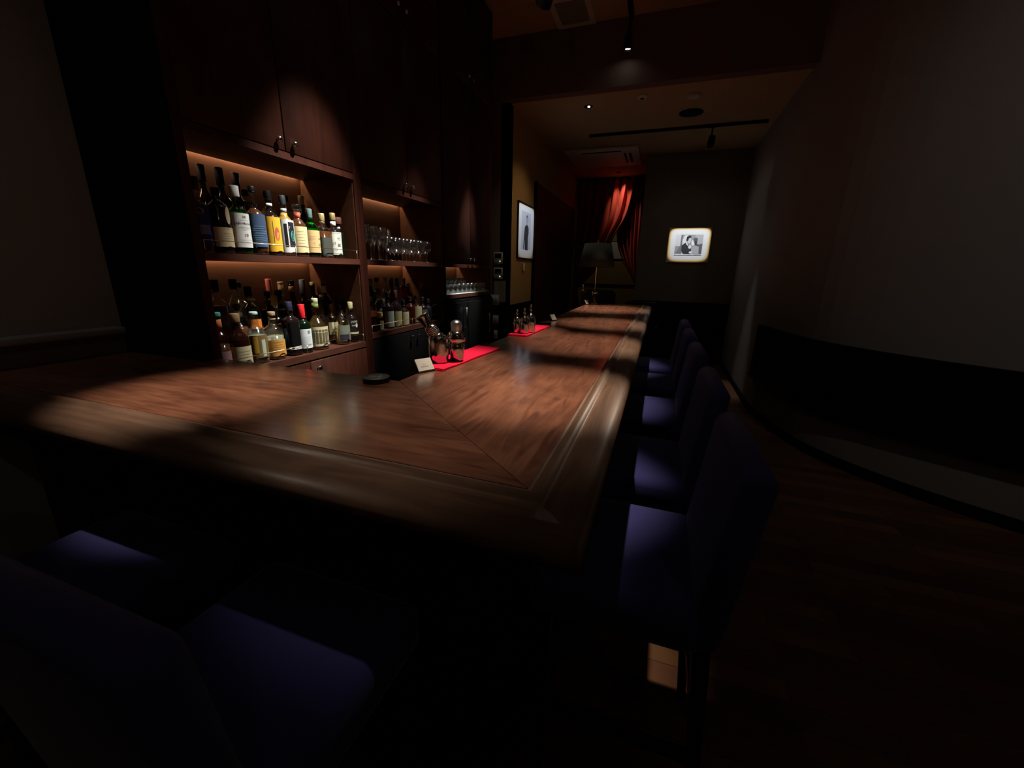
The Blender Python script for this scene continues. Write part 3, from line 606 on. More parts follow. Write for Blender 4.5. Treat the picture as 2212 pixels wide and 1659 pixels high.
bottle(2.885, .22, .040, 0, D_, 'clear bottle with narrow cream label near right of middle cabinet', g_clear, l_brown, .6, black, .03, lab=(C(165, 155, 115), .04, .60, 1.), extra=lines(6, greyink, .6, .15, .8), group=GD)
bottle(2.975, .20, .038, 0, D_, 'dark bottle with dim grey label second from right in middle cabinet', g_dark, cap=blackpl, caph=.03, lab=(C(80, 84, 74), .10, .5, .9), group=GD)
t = thing('decanter', 'tall curved glass decanter reflecting light at right of middle cabinet', 'decanter', (-1.93, 3.10, D_))
MB().lathe([(0, .004), (.034, 0), (.046, .02), (.05, .06), (.044, .10), (.026, .14), (.014, .18), (.011, .22), (.012, .26), (.016, .275)], (-1.93, 3.10, D_), 24).build('body', glass('decanter glass'), t)
MB().lathe([(.012, .27), (.014, .28), (.022, .30), (.018, .32), (0, .328)], (-1.93, 3.10, D_), 16).build('stopper', g_clear, t)
bottle(3.06, .18, .034, 0, D_, 'small dark purple bottle right of the curved decanter', C(28, 22, 38), cap=C(40, 38, 50), caph=.03, group=GD)
bottle(3.175, .18, .030, 0, D_, 'small dark bottle with cream tipped neck at right end of middle cabinet', g_dgreen, cap=C(60, 66, 60), caph=.05, neckband=(C(190, 195, 140), .66, .72), group=GD)

# ------------------------------------------------------------------ glassware
def stem_glass(rb, hb, hs, nm, label, tall=False):
    g = thing(nm, label, 'glass', (0, 0, 0))
    k = hb; r = rb
    prof = [(.004, hs), (.010, hs + .004), (r * .62, hs + k * .16), (r * .92, hs + k * .34), (r, hs + k * .5), (r * .95, hs + k * .75), (r * .78, hs + k), (r * .765, hs + k), (r * .93, hs + k * .75), (r * .98, hs + k * .5), (r * .9, hs + k * .35), (r * .6, hs + k * .18), (.004, hs + .008), (0, hs + .008)]
    if tall: prof = [(.004, hs), (r * .45, hs + k * .12), (r * .8, hs + k * .35), (r, hs + k * .65), (r * 1.02, hs + k), (r * .99, hs + k), (r * .97, hs + k * .65), (r * .76, hs + k * .36), (r * .4, hs + k * .14), (0, hs + k * .08)]
    MB().lathe(prof, (0, 0, 0), 20).build('bowl', g_stem, g)
    MB().lathe([(.0038, .006), (.0034, hs * .5), (.004, hs + .001)], (0, 0, 0), 10).build('stem', g_stem, g)
    MB().lathe([(0, 0), (r * .78, 0), (r * .8, .002), (r * .3, .005), (.0045, .010), (0, .010)], (0, 0, 0), 20).build('foot', g_stem, g)
    return g
ORD = ['first', 'second', 'third', 'fourth', 'fifth', 'sixth', 'seventh', 'eighth', 'ninth', 'tenth', 'eleventh', 'twelfth']
wine = stem_glass(.044, .116, .050, 'wine_glass', 'x')
tall = stem_glass(.040, .120, .100, 'flute_glass', 'x', True)
GG = 'stemmed glasses on the upper shelf of the middle cabinet'
used = {}
def place(proto, loc, label, group, rz=0):
    if proto.name not in used:
        used[proto.name] = 1; proto.location = loc; proto['label'] = label; proto['group'] = group; return proto
    return dup(proto, loc, rz, label, group)
n = 0
for i in range(3): place(tall, (-1.845, 2.30 + i * .085, A_), '%s tall glass from the left in the front row on the glass shelf' % ORD[i], GG)
for i in range(6): place(wine, (-1.845, 2.575 + i * .098, A_), '%s round wine glass from the left in the front row on the glass shelf' % ORD[i], GG)
for i in range(5): place(tall, (-1.945, 2.32 + i * .086, A_), '%s tall glass from the left in the second row on the glass shelf' % ORD[i], GG)
for i in range(4): place(wine, (-1.955, 2.78 + i * .102, A_), '%s round wine glass from the left in the second row on the glass shelf' % ORD[i], GG)
for i in range(6): place(tall, (-2.045, 2.36 + i * .09, A_), '%s tall glass from the left in the third row on the glass shelf' % ORD[i], GG).scale = (1, 1, 1.08)
for i in range(5): place(tall, (-2.135, 2.45 + i * .11, A_), '%s tall glass from the left against the back panel of the glass shelf' % ORD[i], GG).scale = (1, 1, 1.16)
# tumblers on the low niche of the furthest cabinet
tum = thing('tumbler', 'x', 'glass', (0, 0, 0))
g_tum = glass('tumbler glass', (.84, .88, .87), .16, .6, .15)
MB().lathe([(0, 0), (.028, 0), (.032, .004), (.037, .05), (.039, .088), (.0365, .088), (.034, .05), (.029, .014), (0, .012)], (0, 0, 0), 18).build('cup', g_tum, tum)
hb = thing('tumbler', 'x', 'glass', (0, 0, 0))
MB().lathe([(0, 0), (.026, 0), (.028, .004), (.030, .08), (.0325, .135), (.0305, .135), (.028, .08), (.025, .014), (0, .012)], (0, 0, 0), 18).build('cup', g_tum, hb)
GT = 'tumblers in the lit niche of the furthest cabinet'
Z3 = 1.222
for i in range(10): place(tum, (-1.835, 3.325 + i * .096, Z3), '%s short tumbler from the left in the front row of the far niche' % ORD[i], GT)
for i in range(9): place(tum if i > 6 else hb, (-1.925, 3.33 + i * .096, Z3), '%s tumbler from the left in the second row of the far niche' % ORD[i], GT)
for i in range(8): place(hb, (-2.01, 3.34 + i * .09, Z3), '%s tall tumbler from the left in the third row of the far niche' % ORD[i], GT)
for i in range(7): place(hb, (-2.10, 3.36 + i * .09, Z3), '%s tall tumbler from the left against the back of the far niche' % ORD[i], GT)
tag(MB().rbox(-2.17, XW - .004, 3.285, 4.255, Z3 + .0001, Z3 + .0015, .0005, 1).build('shelf_liner', M('white shelf liner', (.6, .62, .6), .6)), 'thin white liner under the tumblers in the far niche', 'shelf liner')
for o in COL.objects:
    if o.get('group') == GT: o.location.z += .0016

# ------------------------------------------------------------------ things on the counter
def napkin(cx, cy, w_, l_, rz, label):
    t = thing('bar_cloth', label, 'cloth', (cx, cy, ZT), 'folded red cloths on the counter')
    q = Matrix.Rotation(rz, 3, 'Z')
    def bend(v):
        p = Vector(v); p.z += .0015 * math.sin(p.y * 23 + 1) * (1 if p.z > .004 else 0)
        p = q @ p; return p + Vector((cx, cy, ZT))
    mb = MB()
    def slab(z0, z1, dw, dl, name):
        mb = MB(); n = 14; vs = []
        for i in range(n + 1):
            yy = -l_ / 2 + dl + (l_ - 2 * dl) * i / n
            for xx, zz in ((-w_ / 2 + dw, z0), (w_ / 2 - dw, z0), (w_ / 2, (z0 + z1) / 2), (w_ / 2 - dw, z1), (-w_ / 2 + dw, z1), (-w_ / 2, (z0 + z1) / 2)):
                vs.append(bend((xx, yy, zz)))
        fs = [(6 * i + k, 6 * i + (k + 1) % 6, 6 * i + 6 + (k + 1) % 6, 6 * i + 6 + k) for i in range(n) for k in range(6)] + [(0, 1, 2, 3, 4, 5), tuple(6 * n + k for k in range(5, -1, -1))]
        mb.add(vs, fs, redcloth, False); mb.build(name, redcloth, t)
    slab(.0005, .0045, .002, 0, 'bottom_fold'); slab(.0048, .009, .002, .004, 'top_fold')
    return t
napkin(-.835, 1.68, .135, .55, R(-4), 'folded red cloth on the counter under the two cocktail shakers')
napkin(-.805, 2.66, .128, .54, R(-1), 'folded red cloth on the counter under the steel dasher bottles')
ZN = ZT + .0105
# shaker A: body upright, ribbed cap tipped over its mouth
c = Vector((-.868, 1.515, ZN))
t = thing('cocktail_shaker', 'steel cocktail shaker with its ribbed top tipped over the mouth, nearest the card', 'shaker', tuple(c), 'steel shakers on red cloth')
MB().lathe([(0, 0), (.038, 0), (.042, .003), (.043, .05), (.042, .10), (.041, .112), (.039, .113), (.038, .06), (.034, .01), (0, .008)], c, 28).build('cup', chrome, t)
ax = Vector((-.50, -.22, .84)).normalized(); c2 = c + Vector((.014, .003, .078)); K = 1.18
MB().lathe([(.030, 0), (.0315, .003), (.0315, .014), (.029, .016), (.029, .020), (.0315, .022), (.031, .036), (.027, .044), (.022, .05)], c2, 28, axis=ax).build('strainer_top', chrome, t)
mb = MB(); pr = []
for i in range(5): pr += [(.0205, .05 + i * .006), (.0235, .052 + i * .006), (.0235, .0545 + i * .006)]
pr += [(.0185, .081), (.0175, .090), (.019, .105), (.0215, .120), (.0245, .127), (.0245, .131), (.022, .132), (.018, .110), (0, .105)]
mb.lathe([(a * K, .05 + (b - .05) * K) for a, b in pr], c2, 28, axis=ax); mb.build('cap', chrome, t)
c = Vector((-.812, 1.575, ZN))
t = thing('cocktail_shaker', 'closed steel cocktail shaker with domed cap beside the tipped one', 'shaker', tuple(c), 'steel shakers on red cloth')
MB().lathe([(0, 0), (.026, 0), (.029, .003), (.032, .05), (.034, .085)], c, 28).build('cup', chrome, t)
MB().lathe([(.034, .085), (.040, .088), (.040, .104), (.0385, .107), (.038, .112), (.034, .122), (.026, .130), (.021, .132)], c, 28).build('strainer_top', chrome, t)
MB().lathe([(.020, .128), (.0225, .134), (.0235, .150), (.0245, .158), (.0235, .165), (.017, .173), (.008, .177), (0, .178)], c, 28).build('cap', steel, t)
c = Vector((-.838, 1.655, ZN))
tag(MB().lathe([(0, 0), (.018, 0), (.022, .03), (.0245, .062), (.023, .062), (.018, .01), (0, .006)], c, 20).build('measuring_cup', chrome), 'small steel measuring cup behind the two shakers', 'measuring cup')
def dasher(x, y, s, label):
    t = thing('dasher_bottle', label, 'bottle', (x, y, ZN), 'steel dasher bottles on the second red cloth')
    MB().lathe([(0, 0), (.027 * s, 0), (.029 * s, .004), (.0295 * s, .06 * s), (.029 * s, .084 * s), (.023 * s, .102 * s), (.011 * s, .112 * s), (.0065 * s, .116 * s), (.006 * s, .135 * s)], (x, y, ZN), 24).build('body', chrome, t)
    MB().lathe([(.0075 * s, .128 * s), (.010 * s, .132 * s), (.010 * s, .140 * s), (.006 * s, .144 * s), (.0055 * s, .155 * s), (.008 * s, .160 * s), (.006 * s, .167 * s), (0, .169 * s)], (x, y, ZN), 16).build('pourer_top', chrome, t)
dasher(-.842, 2.480, .88, 'left steel dasher bottle of the three on the far red cloth')
dasher(-.788, 2.47, .96, 'middle steel dasher bottle of the three, nearest the camera')
dasher(-.772, 2.55, 1.06, 'tallest steel dasher bottle, right of the three on red cloth')
# round tins
def tin(x, y, r, h, label, mark):
    t = thing('round_tin', label, 'tin', (x, y, ZT))
    MB().lathe([(0, .0005), (r * .96, .0005), (r * .98, h * .6)], (x, y, ZT), 40).build('base', blackpl, t)
    MB().lathe([(r * .98, h * .5), (r, h * .55), (r, h - .001), (r * .985, h)], (x, y, ZT), 40).build('lid_rim', blackpl, t)
    mb = MB(); mb.lathe([(0, h), (r * .985, h), (r * .985, h + .0004), (0, h + .0004)], (x, y, ZT), 40, greytop)
    if mark:
        a = R(18)
        fn = lambda u, v: (x + u * math.cos(a) - v * math.sin(a), y + u * math.sin(a) + v * math.cos(a), ZT + h + .0009)
        w_ = C(215, 220, 220)
        n = 10
        for i in range(n):
            u0 = -.026 + .026 * i / n; u1 = u0 + .0026
            f0 = .003 * (2 * (i / n) - 1) ** 2; mb.add([fn(u0, f0 - .002), fn(u1, f0 - .002), fn(u1, f0 + .0028), fn(u0, f0 + .0028)], [(0, 1, 2, 3)], w_)
        rect(mb, fn, .004, .0075, -.003, .004, w_, 1); rect(mb, fn, .012, .0155, -.016, .018, w_, 1); rect(mb, fn, .019, .0225, -.010, .011, C(150, 155, 155), 1)
    mb.build('lid_top', None, t)
tin(-.935, 1.178, .048, .017, 'round black tin with small white mark at the counter corner', True)
tin(-.818, 3.075, .052, .012, 'flat round dark tin past the second red cloth', False)
def tent(x, y, w_, h, rz, label, txt=True):
    t = thing('tent_card', label, 'card', (x, y, ZT), 'small cards on the counter', rz)
    lean = .036
    q = Matrix.Rotation(rz, 3, 'Z'); O = Vector((x, y, ZT))
    t.rotation_euler = (0, 0, 0)
    def P(u, v, d_=0): # u across, v up the slanted face (facing +u x up)
        return O + q @ Vector((u, -lean * (1 - v / h) - d_, v + .0005))
    mb = MB()
    mb.add([P(-w_ / 2, 0), P(w_ / 2, 0), P(w_ / 2, h), P(-w_ / 2, h), O + q @ Vector((-w_ / 2, lean, .0005)), O + q @ Vector((w_ / 2, lean, .0005)), O + q @ Vector((w_ / 2, .003, h)), O + q @ Vector((-w_ / 2, .003, h))],
        [(0, 1, 2, 3), (5, 4, 7, 6), (0, 3, 7, 4), (1, 5, 6, 2), (3, 2, 6, 7), (0, 4, 5, 1)])
    mb.build('stand', blackpl, t)
    mb = MB(); e = .004
    mb.add([P(-w_ / 2 + e, .008, .0012), P(w_ / 2, .008, .0012), P(w_ / 2, h, .0012), P(-w_ / 2 + e, h, .0012), P(-w_ / 2 + e, .008, .0004), P(w_ / 2, .008, .0004), P(w_ / 2, h, .0004), P(-w_ / 2 + e, h, .0004)], [(0, 1, 2, 3), (4, 7, 6, 5), (0, 4, 5, 1), (1, 5, 6, 2), (2, 6, 7, 3), (3, 7, 4, 0)], whitem)
    if txt:
        fn = lambda u, v: P(u, v, .0018)
        for n_, v_, w_2, h_ in ((5, .58, .18, .035), (11, .42, .46, .045)):
            for i in range(n_):
                a = (-.5 + i / n_) * w_2 * w_; b = a + w_2 * w_ / n_ * .78
                mb.add([fn(a, h * v_), fn(b, h * v_), fn(b, h * (v_ + h_)), fn(a, h * (v_ + h_))], [(0, 1, 2, 3)], greyink)
    mb.build('card', None, t)
tent(-.868, 1.380, .076, .050, R(64), 'white card with two lines of small text on a black stand')
tent(-.825, 3.33, .06, .050, R(62), 'small cream tent card beside the flat dark tin', False)
tent(-.862, 5.22, .06, .055, R(60), 'small pale tent card leaning near the foot of the table lamp', False)
tag(MB().lathe([(0, 0), (.009, .002), (.011, .009), (.008, .016), (0, .019)], (-.845, 1.99, ZT), 14).build('cork_stopper', C(150, 30, 35)), 'tiny red stopper on the counter edge beyond the first red cloth', 'stopper')
# table lamp
t = thing('table_lamp', 'table lamp with dark tapered shade and gold banded base at far end of counter', 'lamp', (-.775, 5.33, ZT))
c = (-.775, 5.33, ZT)
MB().lathe([(0, 0), (.040, 0), (.042, .004), (.042, .014), (.038, .018)], c, 28, goldm).build('foot_band', goldm, t)
MB().lathe([(.037, .016), (.038, .03), (.036, .10), (.036, .135)], c, 28).build('base', M('dark amber lamp glass', (.03, .012, .01), .05, coat=1.), t)
MB().lathe([(.036, .133), (.040, .137), (.040, .150), (.030, .158), (.008, .163)], c, 28).build('top_band', goldm, t)
MB().lathe([(.008, .16), (.008, .62), (.010, .63), (.012, .74), (.006, .755), (0, .757)], c, 12).build('pole', steel, t)
MB().lathe([(.225, .455), (.165, .735), (.163, .735), (.222, .455)], c, 40).build('lamp_shade', shade_m, t)
MB().lathe([(0, .752), (.008, .754), (.010, .762), (.006, .772), (0, .774)], c, 12).build('finial', chrome, t)
t = thing('pepper_mill', 'slim dark red mill with gold bands and silver knob beside the table lamp', 'mill', (-.935, 5.38, ZT))
c = (-.935, 5.38, ZT)
MB().lathe([(0, 0), (.022, 0), (.024, .01), (.018, .05), (.016, .10), (.019, .14), (.018, .155)], c, 18).build('body', g_red, t)
MB().lathe([(.019, .150), (.021, .155), (.021, .163), (.018, .166), (.018, .172), (.020, .176), (.018, .184), (.010, .188)], c, 18).build('band', goldm, t)
MB().lathe([(.008, .186), (.012, .200), (.008, .212), (.006, .218), (.011, .226), (.011, .236), (0, .244)], c, 18).build('knob', chrome, t)

# ------------------------------------------------------------------ chairs
def chair():
    t = thing('bar_chair', 'x', 'chair', (0, 0, 0))     # sitter faces -x
    MB().rbox(-.22, .20, -.225, .225, .60, .72, .035, 4).build('seat', velvet, t)
    def lean(v):
        p = Vector(v); k = (p.z - .60) / .52
        p.x += .04 * k + .015 * k * k; p.z += -.045 * (abs(p.y) / .225) ** 3 * max(0, k) ** 4
        return p
    bm_ = MB()
    bm_.rbox(.165, .235, -.225, .225, .62, 1.10, .032, 4, fn=lean)
    o = bm_.build('backrest', velvet, t)
    for sx, sy in ((-.17, -.195), (-.17, .195), (.20, -.195), (.20, .195)):
        ex = .05 if sx > 0 else 0
        mb = MB(); a = .019
        vs = [(sx + q * a, sy + r * a, .62) for q, r in ((-1, -1), (1, -1), (1, 1), (-1, 1))] + [(sx + ex + q * a * .7, sy + r * a * .7, 0) for q, r in ((-1, -1), (1, -1), (1, 1), (-1, 1))]
        mb.add(vs, [(0, 1, 2, 3), (7, 6, 5, 4), (0, 4, 5, 1), (1, 5, 6, 2), (2, 6, 7, 3), (3, 7, 4, 0)]); mb.build('leg', blackleg, t)
    for a in ((-.18, -.16, -.19, .19, .22, .25), (.22, .24, -.19, .19, .30, .33), (-.17, .23, -.205, -.185, .26, .29), (-.17, .23, .185, .205, .26, .29)):
        MB().box(*a).build('stretcher', blackleg, t)
    return t
ch = chair(); chairs = [(-.02, 1.04, 0, 'violet blue upholstered bar chair at the long counter, nearest its corner'), (-.02, 1.655, 0, 'violet blue upholstered bar chair at the long counter, second from its corner'),
  (-.02, 2.335, 0, 'violet blue upholstered bar chair at the long counter, third from its corner'), (-.02, 2.975, 0, 'violet blue upholstered bar chair at the long counter, fourth from its corner'),
  (-.02, 3.60, 0, 'dark upholstered bar chair at the long counter, furthest from its corner'),
  (-1.265, .44, -PI / 2, 'violet blue upholstered bar chair at the short counter, near the left wall'), (-.655, .43, -PI / 2, 'violet blue upholstered bar chair at the short counter, closest to the camera')]
for x, y, rz, lab in chairs:
    if ch['label'] == 'x': ch.location = (x, y, 0); ch.rotation_euler = (0, 0, rz); ch['label'] = lab; ch['group'] = 'upholstered bar chairs at the counter'
    else: dup(ch, (x, y, 0), rz, lab, 'upholstered bar chairs at the counter')
# dark armchairs past the counter end
def armchair(x, y, zt, w_, label):
    t = thing('armchair', label, 'armchair', (x, y, 0), 'dark armchairs beyond the counter')
    def rnd_top(v):
        p = Vector(v); k = max(0, (p.z - .5) / (zt - .5)); p.z -= .22 * (abs(p.x - x) / (w_ / 2)) ** 2.4 * k ** 3; return p
    MB().rbox(x - w_ / 2, x + w_ / 2, y - .05, y + .05, .3, zt, .03, 5, fn=rnd_top).build('backrest', blackpad, t)
    MB().rbox(x - w_ / 2, x + w_ / 2, y + .05, y + .55, .30, .46, .03, 3).build('seat', blackpad, t)
    for s in (-1, 1):
        MB().rbox(x + s * w_ / 2 - .04, x + s * w_ / 2 + .04, y + .02, y + .5, .3, .68, .03, 3).build('armrest', blackpad, t)
        for q in (.02, .5): MB().box(x + s * (w_ / 2 - .04) - .02, x + s * (w_ / 2 - .04) + .02, y + q - .02, y + q + .02, 0, .32).build('leg', blackleg, t)
armchair(-.80, 6.05, 1.36, .44, 'tall dark rounded chair back just past the counter end')
armchair(-.24, 6.35, 1.20, .48, 'lower dark rounded chair back past the counter end, right of the tall one')

# ------------------------------------------------------------------ wall fittings beyond the cabinets
yw = 4.825
def control(z0, z1, x0, x1, label, screen=True, led=True, grp=None):
    t = thing('wall_control', label, 'control panel', ((x0 + x1) / 2, yw, z0), grp)
    b = MB().rbox(x0, x1, yw - .018, yw, z0, z1, .003, 2).build('housing', offwhite, t)
    if screen: MB().box(x0 + .015, x1 - .015, yw - .0195, yw - .0178, z0 + (z1 - z0) * .48, z1 - .015).build('screen', blackpl, t)
    if led: MB().lathe([(0, 0), (.006, 0), (.005, .002), (0, .002)], (x1 - .032, yw - .018, z0 + .03), 10, axis=(0, -1, 0)).build('indicator', led_g, t)
control(1.52, 1.655, -1.952, -1.838, 'upper wall controller with dark screen and green light past the cabinets')
control(1.34, 1.475, -1.952, -1.838, 'lower wall controller with pale face and green light past the cabinets')
t = thing('wall_panel_box', 'tall pale panel box on the return wall under the controllers', 'panel box', (-1.87, yw, 1.06))
MB().box(-1.95, -1.80, yw - .012, yw, 1.06, 1.32).build('housing', M('dull cream plastic', (.34, .33, .24), .6), t)
MB().box(-1.945, -1.89, yw - .016, yw - .011, 1.15, 1.30).build('cover', M('cream cover', (.42, .40, .30), .6), t)
def switch(z0, z1, x0, x1, n, label):
    t = thing('light_switch', label, 'switch', ((x0 + x1) / 2, yw, z0), 'switch plates on the return wall')
    MB().rbox(x0, x1, yw - .024, yw - .0125, z0, z1, .003, 2).build('plate', offwhite, t)
    for i in range(n):
        a = x0 + .008 + (x1 - x0 - .016) * i / n; b = a + (x1 - x0 - .016) / n - .004
        MB().rbox(a, b, yw - .029, yw - .024, z0 + .015, z1 - .015, .002, 1).build('rocker', offwhite, t)
switch(1.022, 1.148, -1.985, -1.875, 2, 'double switch plate, upper of the two on the return wall')
switch(.785, .895, -1.985, -1.88, 2, 'double switch plate, lower of the two on the return wall')
switch(.600, .705, -1.945, -1.89, 1, 'narrow single switch plate lowest on the return wall')

# ------------------------------------------------------------------ pictures
def poly_shapes(mb, fn, shapes):
    for k, (g_, pts) in enumerate(shapes):
        mb.add([fn(u, v, .0006 + .0004 * k) for u, v in pts], [list(range(len(pts)))], C(g_, g_, g_ + 3))
def ell(u, v, a, b, n=18): return [(u + a * math.cos(2 * PI * i / n), v + b * math.sin(2 * PI * i / n)) for i in range(n)]
def picture(origin, U, label, w_, h, iw, ih, shapes, ioff=(0, 0)):
    """origin: centre on the wall; U: unit vector to the viewer's right"""
    U = Vector(U); N = U.cross(Vector((0, 0, 1))); O = Vector(origin)
    def P(u, v, d_=0): return O + U * u + Vector((0, 0, v)) + N * (.012 + d_)
    t = thing('framed_picture', label, 'picture', tuple(O))
    mb = MB(); b = .005
    def bx(u0, u1, v0, v1, d0, d1):
        vs = [P(u, v, d_) for u in (u0, u1) for v in (v0, v1) for d_ in (d0, d1)]
        mb.add(vs, [(0, 1, 3, 2), (4, 6, 7, 5), (0, 4, 5, 1), (2, 3, 7, 6), (0, 2, 6, 4), (1, 5, 7, 3)])
    W, Hh = w_ / 2, h / 2
    bx(-W - b, -W, -Hh - b, Hh + b, -.012, .012); bx(W, W + b, -Hh - b, Hh + b, -.012, .012); bx(-W, W, Hh, Hh + b, -.012, .012); bx(-W, W, -Hh - b, -Hh, -.012, .012)
    mb.build('frame', black, t)
    mb = MB(); bx(-W, W, -Hh, Hh, -.011, 0); mb.build('mat_board', white, t)
    mb = MB(); a, c_ = iw / 2, ih / 2
    fn = lambda u, v, d_=0: P(u * a + ioff[0], v * c_ + ioff[1], .0006 + d_)
    mb.add([fn(-1, -1), fn(1, -1), fn(1, 1), fn(-1, 1)], [(0, 1, 2, 3)], C(*shapes[0]))
    poly_shapes(mb, fn, shapes[1]); mb.build('print', None, t)
    return t
couple = ((150, 152, 154), [
  (205, [(-1, -.1), (-.62, -.1), (-.62, 1), (-1, 1)]), (110, [(-.62, -1), (-.50, -1), (-.50, 1), (-.62, 1)]), (215, [(-.46, -.2), (-.18, .0), (-.1, .95), (-.35, .95), (-.5, .5)]),
  (120, [(-1, -1), (-.60, -1), (-.58, -.05), (-.75, -.25), (-.82, -.6), (-1, -.8)]), (175, [(.5, -.2), (1, -.2), (1, 1), (.4, 1)]), (95, [(.45, .25), (.7, .05), (1, .15), (1, -.8), (.6, -.9)]),
  (48, [(-.52, -.05), (-.25, .25), (.0, .0), (.25, -.45), (.22, -.85), (-.35, -.92), (-.5, -.5)]), (235, [(-.25, .25), (-.14, .02), (-.05, -.1), (-.1, .18)]),
  (196, ell(.0, .45, .15, .30)), (42, [(-.22, .45), (-.2, .8), (-.05, .93), (.12, .88), (.12, .72), (-.03, .66), (-.08, .42), (-.16, .36)]),
  (170, [(.22, -.9), (.22, -.35), (.42, -.05), (.75, -.15), (.78, -.55), (.8, -.9)]), (225, ell(.30, .22, .12, .30)), (92, ell(.46, .50, .17, .22)), (60, [(.36, .25), (.5, .42), (.6, .3), (.55, -.05)]),
  (215, ell(.10, -.18, .12, .18)), (222, ell(.20, -.72, .13, .11)), (220, [(-1, -1), (1, -1), (1, -.93), (-1, -.86)]), (205, ell(-.42, -.85, .08, .06))])
# far wall picture
PX0, PX1, PZ0, PZ1 = .067, .648, 1.650, 2.128
picture(((PX0 + PX1) / 2, YF, (PZ0 + PZ1) / 2), (1, 0, 0), 'framed black and white photograph of two seated people, lit on the far wall', PX1 - PX0 + .05, PZ1 - PZ0 + .05, .40, .31, couple)
man = ((186, 190, 200), [(226, [(-1, -1), (1, -1), (1, -.93), (-1, -.93)]),
  (52, [(-.62, -.95), (-.50, -.95), (-.30, -.35), (-.25, -.95), (.42, -.95), (.38, -.3), (.52, -.05), (.50, .22), (.25, .36), (-.05, .36), (-.32, .24), (-.42, -.1)]),
  (160, [(-.02, .34), (.28, .34), (.22, .50), (.05, .50)]), (170, ell(.13, .62, .17, .22)), (90, [(-.05, .62), (-.03, .80), (.1, .87), (.27, .82), (.34, .65), (.30, .45), (.26, .66), (.18, .76), (.02, .74)])])
picture((XW, 5.50, 1.945), (0, 1, 0), 'tall framed print of a lone standing figure in black, lit on the side wall', .70, .67, .40, .49, man)
tag(MB().rbox(XW + .001, XW + .02, 5.40, 5.47, 1.44, 1.54, .006, 2).build('wall_tag', offwhite), 'small grey tag on the side wall under the lit print', 'tag')
# gobo projector light
def gobo(loc, target, hw, hh, power, label, col=(.92, .96, 1.)):
    t = thing('picture_projector', label, 'spotlight', tuple(loc), 'framing spotlights for the pictures')
    L = Vector(loc); D = (Vector(target) - L).normalized()
    MB().lathe([(.012, -.09), (.04, -.085), (.045, -.02), (.04, .03), (.032, .035)], L, 20, axis=D).build('housing', black, t)
    MB().tube([L + Vector((0, 0, .0)), Vector((L.x, L.y, ZL - .03))], .01, 8).build('stem', black, t)
    MB().box(L.x - .05, L.x + .05, L.y - .03, L.y + .03, ZL - .03, ZL).build('mount', black, t)
    o = spot(L + D * .06, target, power, 60, .05, .004, col, t, 'framing_light')
    dist = (Vector(target) - (L + D * .06)).length
    return t, o, dist
def keystone(o, corners, c1=(.85, .55, .16), c2=(.30, .13, .015)):
    """framing blades: mask the beam to the quadrilateral whose edges are planes through the lamp (soft rounded corners)"""
    l = o.data; l.use_nodes = True; n = l.node_tree
    em = [x for x in n.nodes if x.type == 'EMISSION'][0]
    bpy.context.view_layer.update()
    mw = o.matrix_world; inv = mw.inverted()
    pts = [inv @ Vector(c_) for c_ in corners]; cen = sum(pts, Vector()) / 4
    uv = [Vector((p.x / -p.z, p.y / -p.z)) for p in pts]; cu = sum(uv, Vector((0, 0))) / 4
    tc = n.nodes.new('ShaderNodeTexCoord'); sep = n.nodes.new('ShaderNodeSeparateXYZ')
    n.links.new(tc.outputs['Normal'], sep.inputs[0])
    def mth(op, a, b=None, c_=None):
        x = n.nodes.new('ShaderNodeMath'); x.operation = op
        for i, v in enumerate((a, b, c_)):
            if v is None: continue
            if isinstance(v, (int, float)): x.inputs[i].default_value = v
            else: n.links.new(v, x.inputs[i])
        return x.outputs[0]
    az = mth('ABSOLUTE', sep.outputs[2]); x = mth('DIVIDE', sep.outputs[0], az); y = mth('DIVIDE', sep.outputs[1], az)
    acc = None
    for i in range(4):
        a, b = uv[i], uv[(i + 1) % 4]; d_ = (b - a).normalized(); nn = Vector((-d_.y, d_.x))
        if nn.dot(cu - a) < 0: nn = -nn
        half = nn.dot(cu - a)
        # normalised distance from centre: 0 centre, 1 edge
        s = mth('MULTIPLY_ADD', x, -nn.x / half, mth('MULTIPLY_ADD', y, -nn.y / half, nn.dot(a) / half + 1))
        s = mth('POWER', mth('MAXIMUM', s, 0.), 6.)
        acc = s if acc is None else mth('ADD', acc, s)
    cr = n.nodes.new('ShaderNodeValToRGB'); n.links.new(mth('MULTIPLY', acc, .5), cr.inputs[0])
    e = cr.color_ramp.elements; e[0].position = .20; e[0].color = (1, 1, 1, 1); e[1].position = .62; e[1].color = (0, 0, 0, 1)
    x1 = cr.color_ramp.elements.new(.42); x1.color = (*c1, 1); x2 = cr.color_ramp.elements.new(.54); x2.color = (*c2, 1)
    n.links.new(cr.outputs[0], em.inputs['Color'])
t, o, _ = gobo((.40, 6.17, 3.02), (.357, YF, 1.889), 0, 0, 120, 'black framing spotlight on the ceiling track aimed at the far picture')
keystone(o, [(PX0 - .012, YF - .012, PZ0 - .012), (PX1 + .012, YF - .012, PZ0 - .012), (PX1 + .012, YF - .012, PZ1 + .012), (PX0 - .012, YF - .012, PZ1 + .012)])
t = thing('downlight', 'small recessed downlight glowing in the low ceiling, aimed at the side wall print', 'ceiling light', (-.975, 5.18, ZL))
MB().lathe([(.028, -.004), (.048, -.004), (.048, 0), (.028, 0)], (-.975, 5.18, ZL), 24).build('trim_ring', black, t)
MB().lathe([(0, -.012), (.012, -.010), (.014, -.001), (0, -.001)], (-.968, 5.17, ZL), 16).build('bulb', M('downlight bulb', (1, 1, 1), .5, emit=(1, .9, .8), es=12), t)
o = spot((-.985, 5.19, ZL - .03), (XW, 5.5, 1.94), 95, 70, .05, .004, (.74, .84, 1.), t, 'framing_light')
x_ = XW + .012
